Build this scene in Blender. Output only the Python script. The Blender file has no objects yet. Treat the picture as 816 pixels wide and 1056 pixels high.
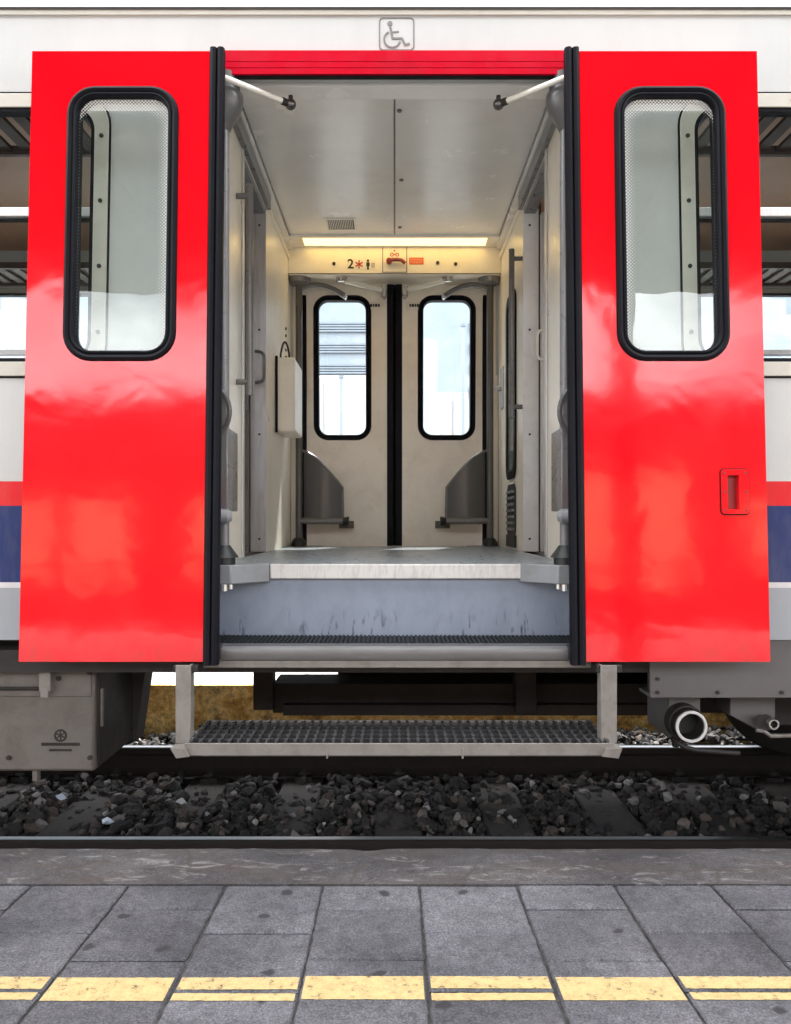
import bpy, bmesh, math, random
from math import pi, sin, cos, radians, atan2
from mathutils import Vector, Matrix
from mathutils.geometry import tessellate_polygon
random.seed(7)
S = bpy.context.scene
C = S.collection

# ------------------------------------------------------------------ survey of the place (metres, rail top = 0)
K, CX, CY, H = 816.0, 407.0, 538.0, 1.38
YC = 4.10                                   # centre line of the carriage / track


def dn(z, off=0.0):                         # leaning face of the doors on the near side
    return 2.68 + .047 * (z - .907) + off


def TN(x, off, z): return (x, dn(z, off), z)
def TF(x, off, z): return (x, 2 * YC - dn(z, off), z)
def ID(x, y, z): return (x, y, z)


def W(px, py, off=0.0):
    z = 1.38
    for _ in range(12):
        z = H + (CY - py) * dn(z, off) / K
    return ((px - CX) * dn(z, off) / K, z)


def ZP(py, off=0.0): return W(CX, py, off)[1]
def X(px, d): return (px - CX) * d / K
def Z(py, d): return H + (CY - py) * d / K


# ------------------------------------------------------------------ materials
def nodes(name):
    m = bpy.data.materials.new(name); m.use_nodes = True
    nt = m.node_tree
    return m, nt, nt.nodes, nt.links, nt.nodes['Principled BSDF']


def noise(N, L, vec, scale, detail=4, rough=.55, dist=0.0):
    n = N.new('ShaderNodeTexNoise'); n.inputs['Scale'].default_value = scale
    n.inputs['Detail'].default_value = detail; n.inputs['Roughness'].default_value = rough
    n.inputs['Distortion'].default_value = dist
    if vec is not None: L.new(vec, n.inputs['Vector'])
    return n


def ramp(N, L, fac, stops, interp='LINEAR'):
    r = N.new('ShaderNodeValToRGB'); r.color_ramp.interpolation = interp
    el = r.color_ramp.elements
    while len(el) < len(stops): el.new(.5)
    for e, (p, c) in zip(el, stops):
        e.position = p
        e.color = (c, c, c, 1) if isinstance(c, (int, float)) else (*c, 1)
    L.new(fac, r.inputs['Fac'])
    return r


def mix(N, L, fac, a, b, blend='MIX'):
    m = N.new('ShaderNodeMix'); m.data_type = 'RGBA'; m.blend_type = blend
    for k, v in ((0, fac), (6, a), (7, b)):
        s = m.inputs[k]
        if hasattr(v, 'is_linked'): L.new(v, s)
        elif isinstance(v, (int, float)): s.default_value = v if k == 0 else (v, v, v, 1)
        else: s.default_value = (*v, 1)
    return m.outputs[2]


def coords(N, L, mode='pos', scale=None):
    if mode == 'pos':
        o = N.new('ShaderNodeNewGeometry').outputs['Position']
    else:
        o = N.new('ShaderNodeTexCoord').outputs['Object']
    if scale:
        mp = N.new('ShaderNodeMapping'); mp.inputs['Scale'].default_value = scale
        L.new(o, mp.inputs['Vector']); o = mp.outputs['Vector']
    return o


def M(name, col, rough=.5, metal=0.0, var=.12, scale=6, bump=.0, bscale=80, dirt=None, dirt_amt=.35, dscale=5,
      stretch=None, coat=0.0, rvar=.12, spec=.5):
    m, nt, N, L, P = nodes(name)
    v = coords(N, L, 'pos', stretch)
    n = noise(N, L, v, scale, 5)
    a = tuple(max(0, c * (1 - var)) for c in col); b = tuple(min(1, c * (1 + var)) for c in col)
    out = mix(N, L, n.outputs['Fac'], a, b)
    if dirt:
        d = noise(N, L, v, dscale, 8, .68, .4)
        r = ramp(N, L, d.outputs['Fac'], [(.46, 0.0), (.72, 1.0)])
        mm = N.new('ShaderNodeMath'); mm.operation = 'MULTIPLY'; mm.inputs[1].default_value = dirt_amt
        L.new(r.outputs['Color'], mm.inputs[0])
        out = mix(N, L, mm.outputs[0], out, dirt)
    L.new(out, P.inputs['Base Color'])
    P.inputs['Metallic'].default_value = metal
    P.inputs['Specular IOR Level'].default_value = spec
    P.inputs['Coat Weight'].default_value = coat
    n2 = noise(N, L, v, scale * 2.3, 6, .6)
    mr = N.new('ShaderNodeMapRange'); mr.inputs['To Min'].default_value = max(.02, rough - rvar)
    mr.inputs['To Max'].default_value = min(1, rough + rvar)
    L.new(n2.outputs['Fac'], mr.inputs['Value']); L.new(mr.outputs[0], P.inputs['Roughness'])
    if bump:
        n3 = noise(N, L, v, bscale, 4, .6)
        bp = N.new('ShaderNodeBump'); bp.inputs['Strength'].default_value = bump; bp.inputs['Distance'].default_value = .002
        L.new(n3.outputs['Fac'], bp.inputs['Height']); L.new(bp.outputs['Normal'], P.inputs['Normal'])
    return m


MAT = {}
# red gloss paint over slightly buckled sheet metal
m, nt, N, L, P = nodes('red_gloss'); MAT['red'] = m
v = coords(N, L)
n = noise(N, L, v, 3, 4)
out = mix(N, L, n.outputs['Fac'], (.68, .0015, .008), (.76, .003, .011))
scr = noise(N, L, coords(N, L, 'pos', (30, 30, 4)), 6, 8, .7)
out = mix(N, L, ramp(N, L, scr.outputs['Fac'], [(.7, 0.0), (.8, .25)]).outputs['Color'], out, (.42, .005, .008))
_sz = N.new('ShaderNodeSeparateXYZ'); L.new(v, _sz.inputs[0])
_zr = N.new('ShaderNodeMapRange'); _zr.inputs['From Min'].default_value = 1.02; _zr.inputs['From Max'].default_value = .90; L.new(_sz.outputs['Z'], _zr.inputs['Value'])
_dn = noise(N, L, coords(N, L, 'pos', (1, 1, .5)), 16, 7, .7)
_dm = N.new('ShaderNodeMath'); _dm.operation = 'MULTIPLY'; L.new(_zr.outputs[0], _dm.inputs[0]); L.new(ramp(N, L, _dn.outputs['Fac'], [(.42, 0.0), (.75, .5)]).outputs['Color'], _dm.inputs[1])
out = mix(N, L, _dm.outputs[0], out, (.16, .05, .035))                  # road dirt splashed along the lower edge
L.new(out, P.inputs['Base Color'])
_rn = noise(N, L, v, 7, 6, .65); _rr = N.new('ShaderNodeMapRange'); _rr.inputs['To Min'].default_value = .035; _rr.inputs['To Max'].default_value = .15; L.new(_rn.outputs['Fac'], _rr.inputs['Value']); L.new(_rr.outputs[0], P.inputs['Roughness'])
P.inputs['IOR'].default_value = 1.5
P.inputs['Coat Weight'].default_value = .12; P.inputs['Coat Roughness'].default_value = .03
w1 = noise(N, L, coords(N, L, 'pos', (1, 1, 1.25)), 4.2, 2, .45, .4)
w2 = noise(N, L, v, 17, 3, .5)
ad = N.new('ShaderNodeMath'); ad.operation = 'MULTIPLY_ADD'; ad.inputs[1].default_value = .10
L.new(w2.outputs['Fac'], ad.inputs[0]); L.new(w1.outputs['Fac'], ad.inputs[2])
bp = N.new('ShaderNodeBump'); bp.inputs['Strength'].default_value = .5; bp.inputs['Distance'].default_value = .0030
L.new(ad.outputs[0], bp.inputs['Height']); L.new(bp.outputs['Normal'], P.inputs['Normal']); L.new(bp.outputs['Normal'], P.inputs['Coat Normal'])

MAT['red_rail'] = M('red_rail', (.50, .002, .018), .2, var=.1, scale=6, dirt=(.2, .01, .015), dirt_amt=.3, dscale=5)
MAT['red_dark'] = M('red_recess', (.25, .002, .006), .4)
MAT['cream'] = M('cream_laminate', (.86, .81, .71), .32, var=.04, scale=3, dirt=(.42, .36, .27), dirt_amt=.22, dscale=4, bump=.08, bscale=240)
MAT['door_cream'] = M('cream_door_paint', (.86, .81, .73), .42, var=.04, scale=3, dirt=(.45, .38, .3), dirt_amt=.28, dscale=6, bump=.1, bscale=200)
MAT['ceil'] = M('ceiling_enamel', (.88, .86, .825), .24, var=.05, scale=2.2, dirt=(.42, .4, .37), dirt_amt=.2, dscale=3, bump=.06, bscale=120)
MAT['white_rod'] = M('white_rod_enamel', (.78, .76, .7), .35, var=.05)
MAT['rubber'] = M('black_rubber', (.006, .006, .009), .48, var=.3, scale=20, spec=.09, dirt=(.012, .016, .018), dirt_amt=.3, dscale=14, stretch=(1, 1, .25), bump=.15, bscale=60)
MAT['black'] = M('black_paint', (.008, .011, .011), .5, var=.3)
MAT['alu'] = M('brushed_aluminium', (.60, .61, .64), .36, .6, var=.14, scale=9, stretch=(6, 6, .7), dirt=(.25, .24, .24), dirt_amt=.4, dscale=8, rvar=.14)
MAT['alu_w'] = M('pale_aluminium', (.72, .72, .72), .42, .55, var=.08, scale=9, stretch=(6, 6, .7), dirt=(.4, .38, .36), dirt_amt=.35, dscale=12)
MAT['pivot'] = M('dark_polished_pivot', (.12, .115, .115), .25, .8)
MAT['sill'] = M('worn_sill_metal', (.13, .129, .13), .42, .5, var=.25, scale=14, stretch=(.6, 4, 4), dirt=(.10, .095, .09), dirt_amt=.7, dscale=9)
MAT['jamb_white'] = M('white_jamb_paint', (.84, .84, .84), .4, var=.05, scale=9, dirt=(.5, .49, .47), dirt_amt=.3, dscale=12)
MAT['gray'] = M('grey_tube_enamel', (.145, .14, .14), .3, var=.12, scale=10, coat=.2)
MAT['shield'] = M('grey_shield_plastic', (.075, .073, .074), .38, var=.12, scale=8, coat=.15)
MAT['gray_l'] = M('light_grey_enamel', (.21, .22, .23), .38, var=.1, scale=12, dirt=(.12, .11, .1), dirt_amt=.4, dscale=14)
MAT['riser'] = M('grey_blue_lino', (.235, .28, .36), .42, var=.07, scale=4, dirt=(.13, .15, .2), dirt_amt=.4, dscale=7, stretch=(1.6, 1, .8), bump=.1, bscale=90)
_m = MAT['riser']; _N, _L = _m.node_tree.nodes, _m.node_tree.links; _P = _N['Principled BSDF']
_src = _P.inputs['Base Color'].links[0].from_socket
_t = _N.new('ShaderNodeMapping'); _t.inputs['Rotation'].default_value = (0, radians(28), 0); _t.inputs['Scale'].default_value = (48, 1, 9)
_g = _N.new('ShaderNodeNewGeometry'); _L.new(_g.outputs['Position'], _t.inputs['Vector'])
_n = noise(_N, _L, _t.outputs['Vector'], 1.0, 4, .6)
_z = _N.new('ShaderNodeSeparateXYZ'); _L.new(_g.outputs['Position'], _z.inputs[0])
_zr = _N.new('ShaderNodeMapRange'); _zr.inputs['From Min'].default_value = 1.06; _zr.inputs['From Max'].default_value = .97; _L.new(_z.outputs['Z'], _zr.inputs['Value'])
_b = noise(_N, _L, _g.outputs['Position'], 5, 3)
_k = _N.new('ShaderNodeMath'); _k.operation = 'MULTIPLY'; _L.new(ramp(_N, _L, _n.outputs['Fac'], [(.55, 0.0), (.62, .9)]).outputs['Color'], _k.inputs[0]); _L.new(_zr.outputs[0], _k.inputs[1])
_k2 = _N.new('ShaderNodeMath'); _k2.operation = 'MULTIPLY'; _L.new(_k.outputs[0], _k2.inputs[0]); _L.new(ramp(_N, _L, _b.outputs['Fac'], [(.42, 0.0), (.55, 1.0)]).outputs['Color'], _k2.inputs[1])
_L.new(mix(_N, _L, _k2.outputs[0], _src, (.05, .055, .075)), _P.inputs['Base Color'])
MAT['floor'] = M('grey_lino', (.22, .25, .275), .3, var=.16, scale=9, dirt=(.12, .125, .13), dirt_amt=.55, dscale=11, bump=.1, bscale=120)
MAT['nosing'] = M('worn_white_nosing', (.60, .59, .57), .5, var=.07, scale=20, dirt=(.28, .27, .26), dirt_amt=.5, dscale=26, stretch=(3, 1, .6))
MAT['dark_metal'] = M('dirty_underframe', (.014, .012, .011), .7, var=.4, scale=9, dirt=(.045, .032, .023), dirt_amt=.5, dscale=6, bump=.3, bscale=50)
MAT['grime'] = M('brown_grime_paint', (.125, .112, .101), .62, var=.14, scale=5, dirt=(.06, .047, .037), dirt_amt=.6, dscale=7, bump=.35, bscale=140)
MAT['panel_gray'] = M('grey_skirt_paint', (.098, .093, .091), .55, var=.1, scale=7, dirt=(.09, .08, .075), dirt_amt=.45, dscale=9, bump=.2, bscale=260)
MAT['step_frame'] = M('step_frame_steel', (.22, .205, .188), .55, .25, var=.16, scale=12, dirt=(.12, .1, .085), dirt_amt=.6, dscale=16, bump=.25, bscale=120)
MAT['grating'] = M('dark_grating_steel', (.055, .054, .056), .5, .3, var=.3, scale=30, dirt=(.12, .11, .1), dirt_amt=.4, dscale=24)
MAT['steel'] = M('bright_steel', (.68, .67, .65), .25, 1.0, var=.1, scale=20)
MAT['chrome'] = M('dull_chrome', (.5, .5, .5), .2, 1.0, var=.1)
MAT['brown_in'] = M('saloon_lamplit_brown', (.40, .20, .10), .45, var=.12, scale=4)  # brown made more saturated, warm lamplight put into the colour
MAT['saloon_fl'] = M('saloon_floor', (.24, .22, .2), .5)
MAT['brown_dk'] = M('saloon_dark', (.055, .035, .028), .5, var=.2, scale=4)
MAT['seat'] = M('seat_cloth', (.03, .035, .05), .85, var=.2, scale=40, bump=.3, bscale=300)
MAT['decal'] = M('grey_decal', (.16, .155, .15), .5, var=.1, scale=60)
MAT['ink'] = M('black_ink', (.015, .012, .01), .5)
MAT['ink_red'] = M('red_ink', (.42, .02, .02), .45)
MAT['sticker_w'] = M('white_sticker', (.78, .74, .66), .4)
MAT['sticker_o'] = M('orange_red_sticker', (.62, .12, .06), .45)
MAT['sticker_txt'] = M('pale_orange_ink', (.75, .34, .2), .5)
MAT['sticker_g'] = M('grey_sticker', (.42, .42, .38), .45)
MAT['hook'] = M('red_handle_paint', (.22, .015, .012), .3, var=.2)
MAT['roof'] = M('roof_white', (.80, .80, .79), .45, var=.05, scale=2, dirt=(.5, .5, .5), dirt_amt=.3, dscale=3)
MAT['frame_c'] = M('window_frame_cream', (.50, .49, .435), .34, var=.06, scale=10, dirt=(.35, .33, .28), dirt_amt=.35, dscale=14)

# body livery: painted bands by height
m, nt, N, L, P = nodes('carriage_livery'); MAT['livery'] = m
v = coords(N, L)
sx = N.new('ShaderNodeSeparateXYZ'); L.new(v, sx.inputs[0])
mr = N.new('ShaderNodeMapRange'); mr.inputs['From Min'].default_value = .9; mr.inputs['From Max'].default_value = 3.4
L.new(sx.outputs['Z'], mr.inputs['Value'])
def hz(py): return (ZP(py, .07) - .9) / 2.5
WH = (.49, .503, .497)
rp = ramp(N, L, mr.outputs[0], [(0.0, (.30, .325, .355)), (hz(609), (.6, .6, .6)), (hz(603), (.008, .026, .12)),
                               (hz(523), (.62, .01, .018)), (hz(497), WH)], 'CONSTANT')
n = noise(N, L, coords(N, L, 'pos', (2, 2, .6)), 4, 7, .65)
dr = ramp(N, L, n.outputs['Fac'], [(.45, 0.0), (.8, .2)])
out = mix(N, L, dr.outputs['Color'], rp.outputs['Color'], (.3, .29, .27))
L.new(out, P.inputs['Base Color']); P.inputs['Roughness'].default_value = .25; P.inputs['Specular IOR Level'].default_value = .3
n = noise(N, L, v, 4, 3)
bp = N.new('ShaderNodeBump'); bp.inputs['Strength'].default_value = .35; bp.inputs['Distance'].default_value = .01
L.new(n.outputs['Fac'], bp.inputs['Height']); L.new(bp.outputs['Normal'], P.inputs['Normal'])


def glass(name, tint, refl=.04, rough=0.0):
    m = bpy.data.materials.new(name); m.use_nodes = True
    nt = m.node_tree; N, L = nt.nodes, nt.links; N.clear()
    o = N.new('ShaderNodeOutputMaterial'); mx = N.new('ShaderNodeMixShader')
    t = N.new('ShaderNodeBsdfTransparent'); g = N.new('ShaderNodeBsdfGlossy'); lw = N.new('ShaderNodeLayerWeight')
    pw = N.new('ShaderNodeMath'); pw.operation = 'POWER'; pw.inputs[1].default_value = 5; L.new(lw.outputs['Facing'], pw.inputs[0])
    f = N.new('ShaderNodeMath'); f.operation = 'MULTIPLY_ADD'; f.inputs[1].default_value = 1 - refl; f.inputs[2].default_value = refl; L.new(pw.outputs[0], f.inputs[0])
    lw.inputs['Blend'].default_value = .5
    nn = noise(N, L, coords(N, L), 5, 4, .6)
    c = mix(N, L, nn.outputs['Fac'], tuple(a * .95 for a in tint), tint)
    L.new(c, t.inputs['Color']); g.inputs['Roughness'].default_value = rough
    n2 = noise(N, L, coords(N, L), 2.5, 2)
    bp = N.new('ShaderNodeBump'); bp.inputs['Strength'].default_value = .15; bp.inputs['Distance'].default_value = .01
    L.new(n2.outputs['Fac'], bp.inputs['Height']); L.new(bp.outputs['Normal'], g.inputs['Normal'])
    L.new(f.outputs[0], mx.inputs[0]); L.new(t.outputs[0], mx.inputs[1]); L.new(g.outputs[0], mx.inputs[2])
    L.new(mx.outputs[0], o.inputs['Surface'])
    return m


MAT['glass'] = glass('greenish_glass', (.95, .98, .965), .055)
MAT['glass_clear'] = glass('clear_glass', (.95, .97, .97), .04)
MAT['glass_dark'] = M('dark_green_glass', (.12, .15, .14), .1)

# white dot screen printed along the pane's edge
m = bpy.data.materials.new('printed_dots'); m.use_nodes = True; MAT['dots'] = m
nt = m.node_tree; N, L = nt.nodes, nt.links; N.clear()
o = N.new('ShaderNodeOutputMaterial'); mx = N.new('ShaderNodeMixShader'); t = N.new('ShaderNodeBsdfTransparent')
d = N.new('ShaderNodeBsdfDiffuse'); d.inputs['Color'].default_value = (.75, .77, .76, 1)
mp = N.new('ShaderNodeMapping'); mp.inputs['Rotation'].default_value = (0, radians(45), 0); mp.inputs['Scale'].default_value = (120, 0, 120)
L.new(N.new('ShaderNodeNewGeometry').outputs['Position'], mp.inputs['Vector'])
fr = N.new('ShaderNodeVectorMath'); fr.operation = 'FRACTION'; L.new(mp.outputs[0], fr.inputs[0])
ds = N.new('ShaderNodeVectorMath'); ds.operation = 'DISTANCE'; ds.inputs[1].default_value = (.5, 0, .5); L.new(fr.outputs[0], ds.inputs[0])
lt = N.new('ShaderNodeMath'); lt.operation = 'LESS_THAN'; fa = N.new('ShaderNodeAttribute'); fa.attribute_name = 'fade'
th = N.new('ShaderNodeMath'); th.operation = 'MULTIPLY'; th.inputs[1].default_value = .44; L.new(fa.outputs['Fac'], th.inputs[0])
L.new(th.outputs[0], lt.inputs[1]); L.new(ds.outputs['Value'], lt.inputs[0])
L.new(lt.outputs[0], mx.inputs[0]); L.new(t.outputs[0], mx.inputs[1]); L.new(d.outputs[0], mx.inputs[2]); L.new(mx.outputs[0], o.inputs['Surface'])

# ceiling lamp
m, nt, N, L, P = nodes('lamp_diffuser'); MAT['lamp'] = m
P.inputs['Base Color'].default_value = (.8, .75, .6, 1)
P.inputs['Emission Color'].default_value = (1, .66, .19, 1); P.inputs['Emission Strength'].default_value = 1.6

# rail: polished head, rusty web
m, nt, N, L, P = nodes('rail_steel'); MAT['rail'] = m
v = coords(N, L)
sx = N.new('ShaderNodeSeparateXYZ'); L.new(v, sx.inputs[0])
gt = N.new('ShaderNodeMath'); gt.operation = 'GREATER_THAN'; gt.inputs[1].default_value = -.004; L.new(sx.outputs['Z'], gt.inputs[0])
mb = N.new('ShaderNodeMath'); mb.operation = 'SUBTRACT'; mb.inputs[1].default_value = 4.155; L.new(sx.outputs['Y'], mb.inputs[0])
ab = N.new('ShaderNodeMath'); ab.operation = 'ABSOLUTE'; L.new(mb.outputs[0], ab.inputs[0])
cp = N.new('ShaderNodeMath'); cp.operation = 'COMPARE'; cp.inputs[1].default_value = .704; cp.inputs[2].default_value = .017; L.new(ab.outputs[0], cp.inputs[0])
bd = N.new('ShaderNodeMath'); bd.operation = 'MULTIPLY'; L.new(gt.outputs[0], bd.inputs[0]); L.new(cp.outputs[0], bd.inputs[1]); gt = bd
n = noise(N, L, v, 18, 6)
rust = mix(N, L, n.outputs['Fac'], (.008, .006, .005), (.026, .016, .011))
out = mix(N, L, gt.outputs[0], rust, (.42, .42, .42))
L.new(out, P.inputs['Base Color']); L.new(gt.outputs[0], P.inputs['Metallic'])
rr = mix(N, L, gt.outputs[0], .8, .38); L.new(rr, P.inputs['Roughness'])


def rock(name, stops, rough=.85, bs=60, bump=.5):
    m, nt, N, L, P = nodes(name)
    g = N.new('ShaderNodeNewGeometry')
    r = ramp(N, L, g.outputs['Random Per Island'], stops)
    n = noise(N, L, g.outputs['Position'], 45, 5, .65)
    out = mix(N, L, .55, r.outputs['Color'], ramp(N, L, n.outputs['Fac'], [(.3, .25), (.7, 1.0)]).outputs['Color'], 'MULTIPLY')
    L.new(out, P.inputs['Base Color']); P.inputs['Roughness'].default_value = rough
    bp = N.new('ShaderNodeBump'); bp.inputs['Strength'].default_value = bump; bp.inputs['Distance'].default_value = .004
    n2 = noise(N, L, g.outputs['Position'], bs, 5, .65)
    L.new(n2.outputs['Fac'], bp.inputs['Height']); L.new(bp.outputs['Normal'], P.inputs['Normal'])
    return m


MAT['ballast'] = rock('ballast_stone', [(0, (.007, .0065, .0065)), (.45, (.022, .020, .0195)), (.74, (.045, .038, .034)), (.88, (.10, .073, .058)), (.97, (.24, .225, .215)), (1, (.34, .33, .33))])
MAT['bed'] = M('dirty_track_bed', (.02, .018, .016), .95, var=.5, scale=30, dirt=(.04, .034, .03), dirt_amt=.6, dscale=22, bump=1, bscale=40)
MAT['sleeper'] = M('grimy_sleeper', (.034, .026, .022), .85, var=.25, scale=14, stretch=(3, 1, 1), dirt=(.018, .015, .013), dirt_amt=.6, dscale=9, bump=.6, bscale=60)
MAT['ground'] = M('ground_gravel', (.33, .31, .28), .95, var=.25, scale=4, dirt=(.12, .12, .08), dirt_amt=.5, dscale=.6, bump=.6, bscale=30)


def paving(name, lo, hi, island=True, brown=.0):
    m, nt, N, L, P = nodes(name)
    g = N.new('ShaderNodeNewGeometry'); v = g.outputs['Position']
    big = noise(N, L, v, 2.3, 6, .6, .3)
    out = mix(N, L, ramp(N, L, big.outputs['Fac'], [(.36, 0.0), (.62, 1.0)]).outputs['Color'], tuple(c * .78 for c in lo), tuple(c * 1.1 for c in hi))
    if island:
        r = ramp(N, L, g.outputs['Random Per Island'], [(0, .78), (1, 1.15)])
        out = mix(N, L, 1.0, out, r.outputs['Color'], 'MULTIPLY')
    fine = noise(N, L, v, 190, 4, .8)
    out = mix(N, L, .72, out, ramp(N, L, fine.outputs['Fac'], [(.36, .3), (.5, .95), (.64, 1.9)]).outputs['Color'], 'MULTIPLY')
    mid = noise(N, L, v, 26, 8, .75)
    out = mix(N, L, .65, out, ramp(N, L, mid.outputs['Fac'], [(.36, .5), (.52, 1.0), (.70, 1.4)]).outputs['Color'], 'MULTIPLY')
    vo = N.new('ShaderNodeTexVoronoi'); vo.voronoi_dimensions = '2D'; vo.inputs['Scale'].default_value = 4.6; vo.inputs['Randomness'].default_value = 1
    wn = noise(N, L, v, 22, 3); wv = N.new('ShaderNodeVectorMath'); wv.operation = 'MULTIPLY_ADD'
    wv.inputs[1].default_value = (.05, .05, .05); L.new(wn.outputs['Color'], wv.inputs[0]); L.new(v, wv.inputs[2])
    L.new(wv.outputs[0], vo.inputs['Vector'])
    sp = ramp(N, L, vo.outputs['Distance'], [(.05, .9), (.085, 0.0)])
    pick = N.new('ShaderNodeSeparateColor'); L.new(vo.outputs['Color'], pick.inputs[0])
    gt = N.new('ShaderNodeMath'); gt.operation = 'GREATER_THAN'; gt.inputs[1].default_value = .5; L.new(pick.outputs[0], gt.inputs[0])
    ml = N.new('ShaderNodeMath'); ml.operation = 'MULTIPLY'; L.new(gt.outputs[0], ml.inputs[0]); L.new(sp.outputs['Color'], ml.inputs[1])
    out = mix(N, L, ml.outputs[0], out, (.022, .021, .024))           # trodden chewing gum
    if brown:
        st = noise(N, L, coords(N, L, 'pos', (.7, 3, 1)), 3.5, 7, .7)
        rs = ramp(N, L, st.outputs['Fac'], [(.42, 0.0), (.66, brown)])
        out = mix(N, L, rs.outputs['Color'], out, (.062, .048, .042))
        ls = noise(N, L, coords(N, L, 'pos', (1, 2.4, 1)), 9, 8, .72, 1.0)
        out = mix(N, L, ramp(N, L, ls.outputs['Fac'], [(.56, 0.0), (.66, .6)]).outputs['Color'], out, (.26, .25, .245))
        cr = N.new('ShaderNodeTexVoronoi'); cr.feature = 'DISTANCE_TO_EDGE'; cr.inputs['Scale'].default_value = 2.2; L.new(wv.outputs[0], cr.inputs['Vector'])
        out = mix(N, L, ramp(N, L, cr.outputs['Distance'], [(.004, .8), (.012, 0.0)]).outputs['Color'], out, (.05, .045, .04))
    L.new(out, P.inputs['Base Color']); P.inputs['Roughness'].default_value = .78; P.inputs['Specular IOR Level'].default_value = .3
    bp = N.new('ShaderNodeBump'); bp.inputs['Strength'].default_value = .6; bp.inputs['Distance'].default_value = .002
    L.new(mix(N, L, .5, fine.outputs['Fac'], mid.outputs['Fac']), bp.inputs['Height']); L.new(bp.outputs['Normal'], P.inputs['Normal'])
    return m


MAT['tile'] = paving('paving_slab', (.072, .073, .082), (.098, .097, .106))
MAT['coping'] = paving('platform_coping', (.050, .048, .051), (.078, .075, .077), False, .7)
MAT['mortar'] = M('dirty_joint', (.03, .028, .028), .95, var=.4, scale=40, dirt=(.14, .13, .12), dirt_amt=.5, dscale=30, bump=.8, bscale=120)
MAT['concrete'] = paving('pale_concrete', (.34, .335, .32), (.44, .43, .41), False)
MAT['facade'] = M('pale_facade', (.22, .265, .31), .7, var=.06, scale=1.5, dirt=(.34, .35, .36), dirt_amt=.7, dscale=.7)
MAT['facade_brown'] = M('brown_render', (.05, .03, .022), .8, var=.1, scale=1)
MAT['facade_sun_patch'] = M('sun_patch_orange', (.62, .38, .21), .8, var=.15, scale=1)  # bright colour stands in for sunlit patches on the dark wall
MAT['facade_win'] = M('facade_window', (.03, .035, .04), .15)
MAT['louvre'] = M('blue_grey_louvre', (.17, .205, .24), .5, var=.2, scale=4)
MAT['canopy'] = M('canopy_underside', (.035, .028, .024), .8, var=.25, scale=3)
MAT['cabinet'] = M('white_cabinet_paint', (.38, .39, .40), .45, var=.04)
MAT['paper'] = M('litter_paper', (.55, .62, .72), .7, var=.15, scale=60)

# mossy wall
m, nt, N, L, P = nodes('mossy_wall'); MAT['moss'] = m
v = coords(N, L)
n = noise(N, L, v, 5, 8, .7, .6); n2 = noise(N, L, v, 26, 6, .7)
out = ramp(N, L, n.outputs['Fac'], [(.32, (.12, .07, .02)), (.46, (.62, .40, .10)), (.55, (.85, .66, .26)), (.66, (.22, .14, .05))]).outputs['Color']
out = mix(N, L, .8, out, ramp(N, L, n2.outputs['Fac'], [(.3, .35), (.6, 1.1)]).outputs['Color'], 'MULTIPLY')
L.new(out, P.inputs['Base Color']); P.inputs['Roughness'].default_value = .95
bp = N.new('ShaderNodeBump'); bp.inputs['Strength'].default_value = .8; bp.inputs['Distance'].default_value = .02
L.new(n2.outputs['Fac'], bp.inputs['Height']); L.new(bp.outputs['Normal'], P.inputs['Normal'])

# worn yellow line paint
m = bpy.data.materials.new('worn_yellow_paint'); m.use_nodes = True; MAT['yellow'] = m
nt = m.node_tree; N, L = nt.nodes, nt.links; P = N['Principled BSDF']; o = N['Material Output']
v = coords(N, L)
n = noise(N, L, v, 190, 4, .8); n2 = noise(N, L, v, 8, 5)
out = mix(N, L, n2.outputs['Fac'], (.47, .345, .145), (.54, .41, .185))
out = mix(N, L, ramp(N, L, n.outputs['Fac'], [(.36, .75), (.5, 0.0)]).outputs['Color'], out, (.36, .27, .13))
L.new(out, P.inputs['Base Color']); P.inputs['Roughness'].default_value = .7
n3 = noise(N, L, v, 46, 8, .75)
al = ramp(N, L, n3.outputs['Fac'], [(.34, .1), (.42, .8), (.56, .97)])
L.new(al.outputs['Color'], P.inputs['Alpha'])


# ------------------------------------------------------------------ mesh builder
ORG = {}


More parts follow.
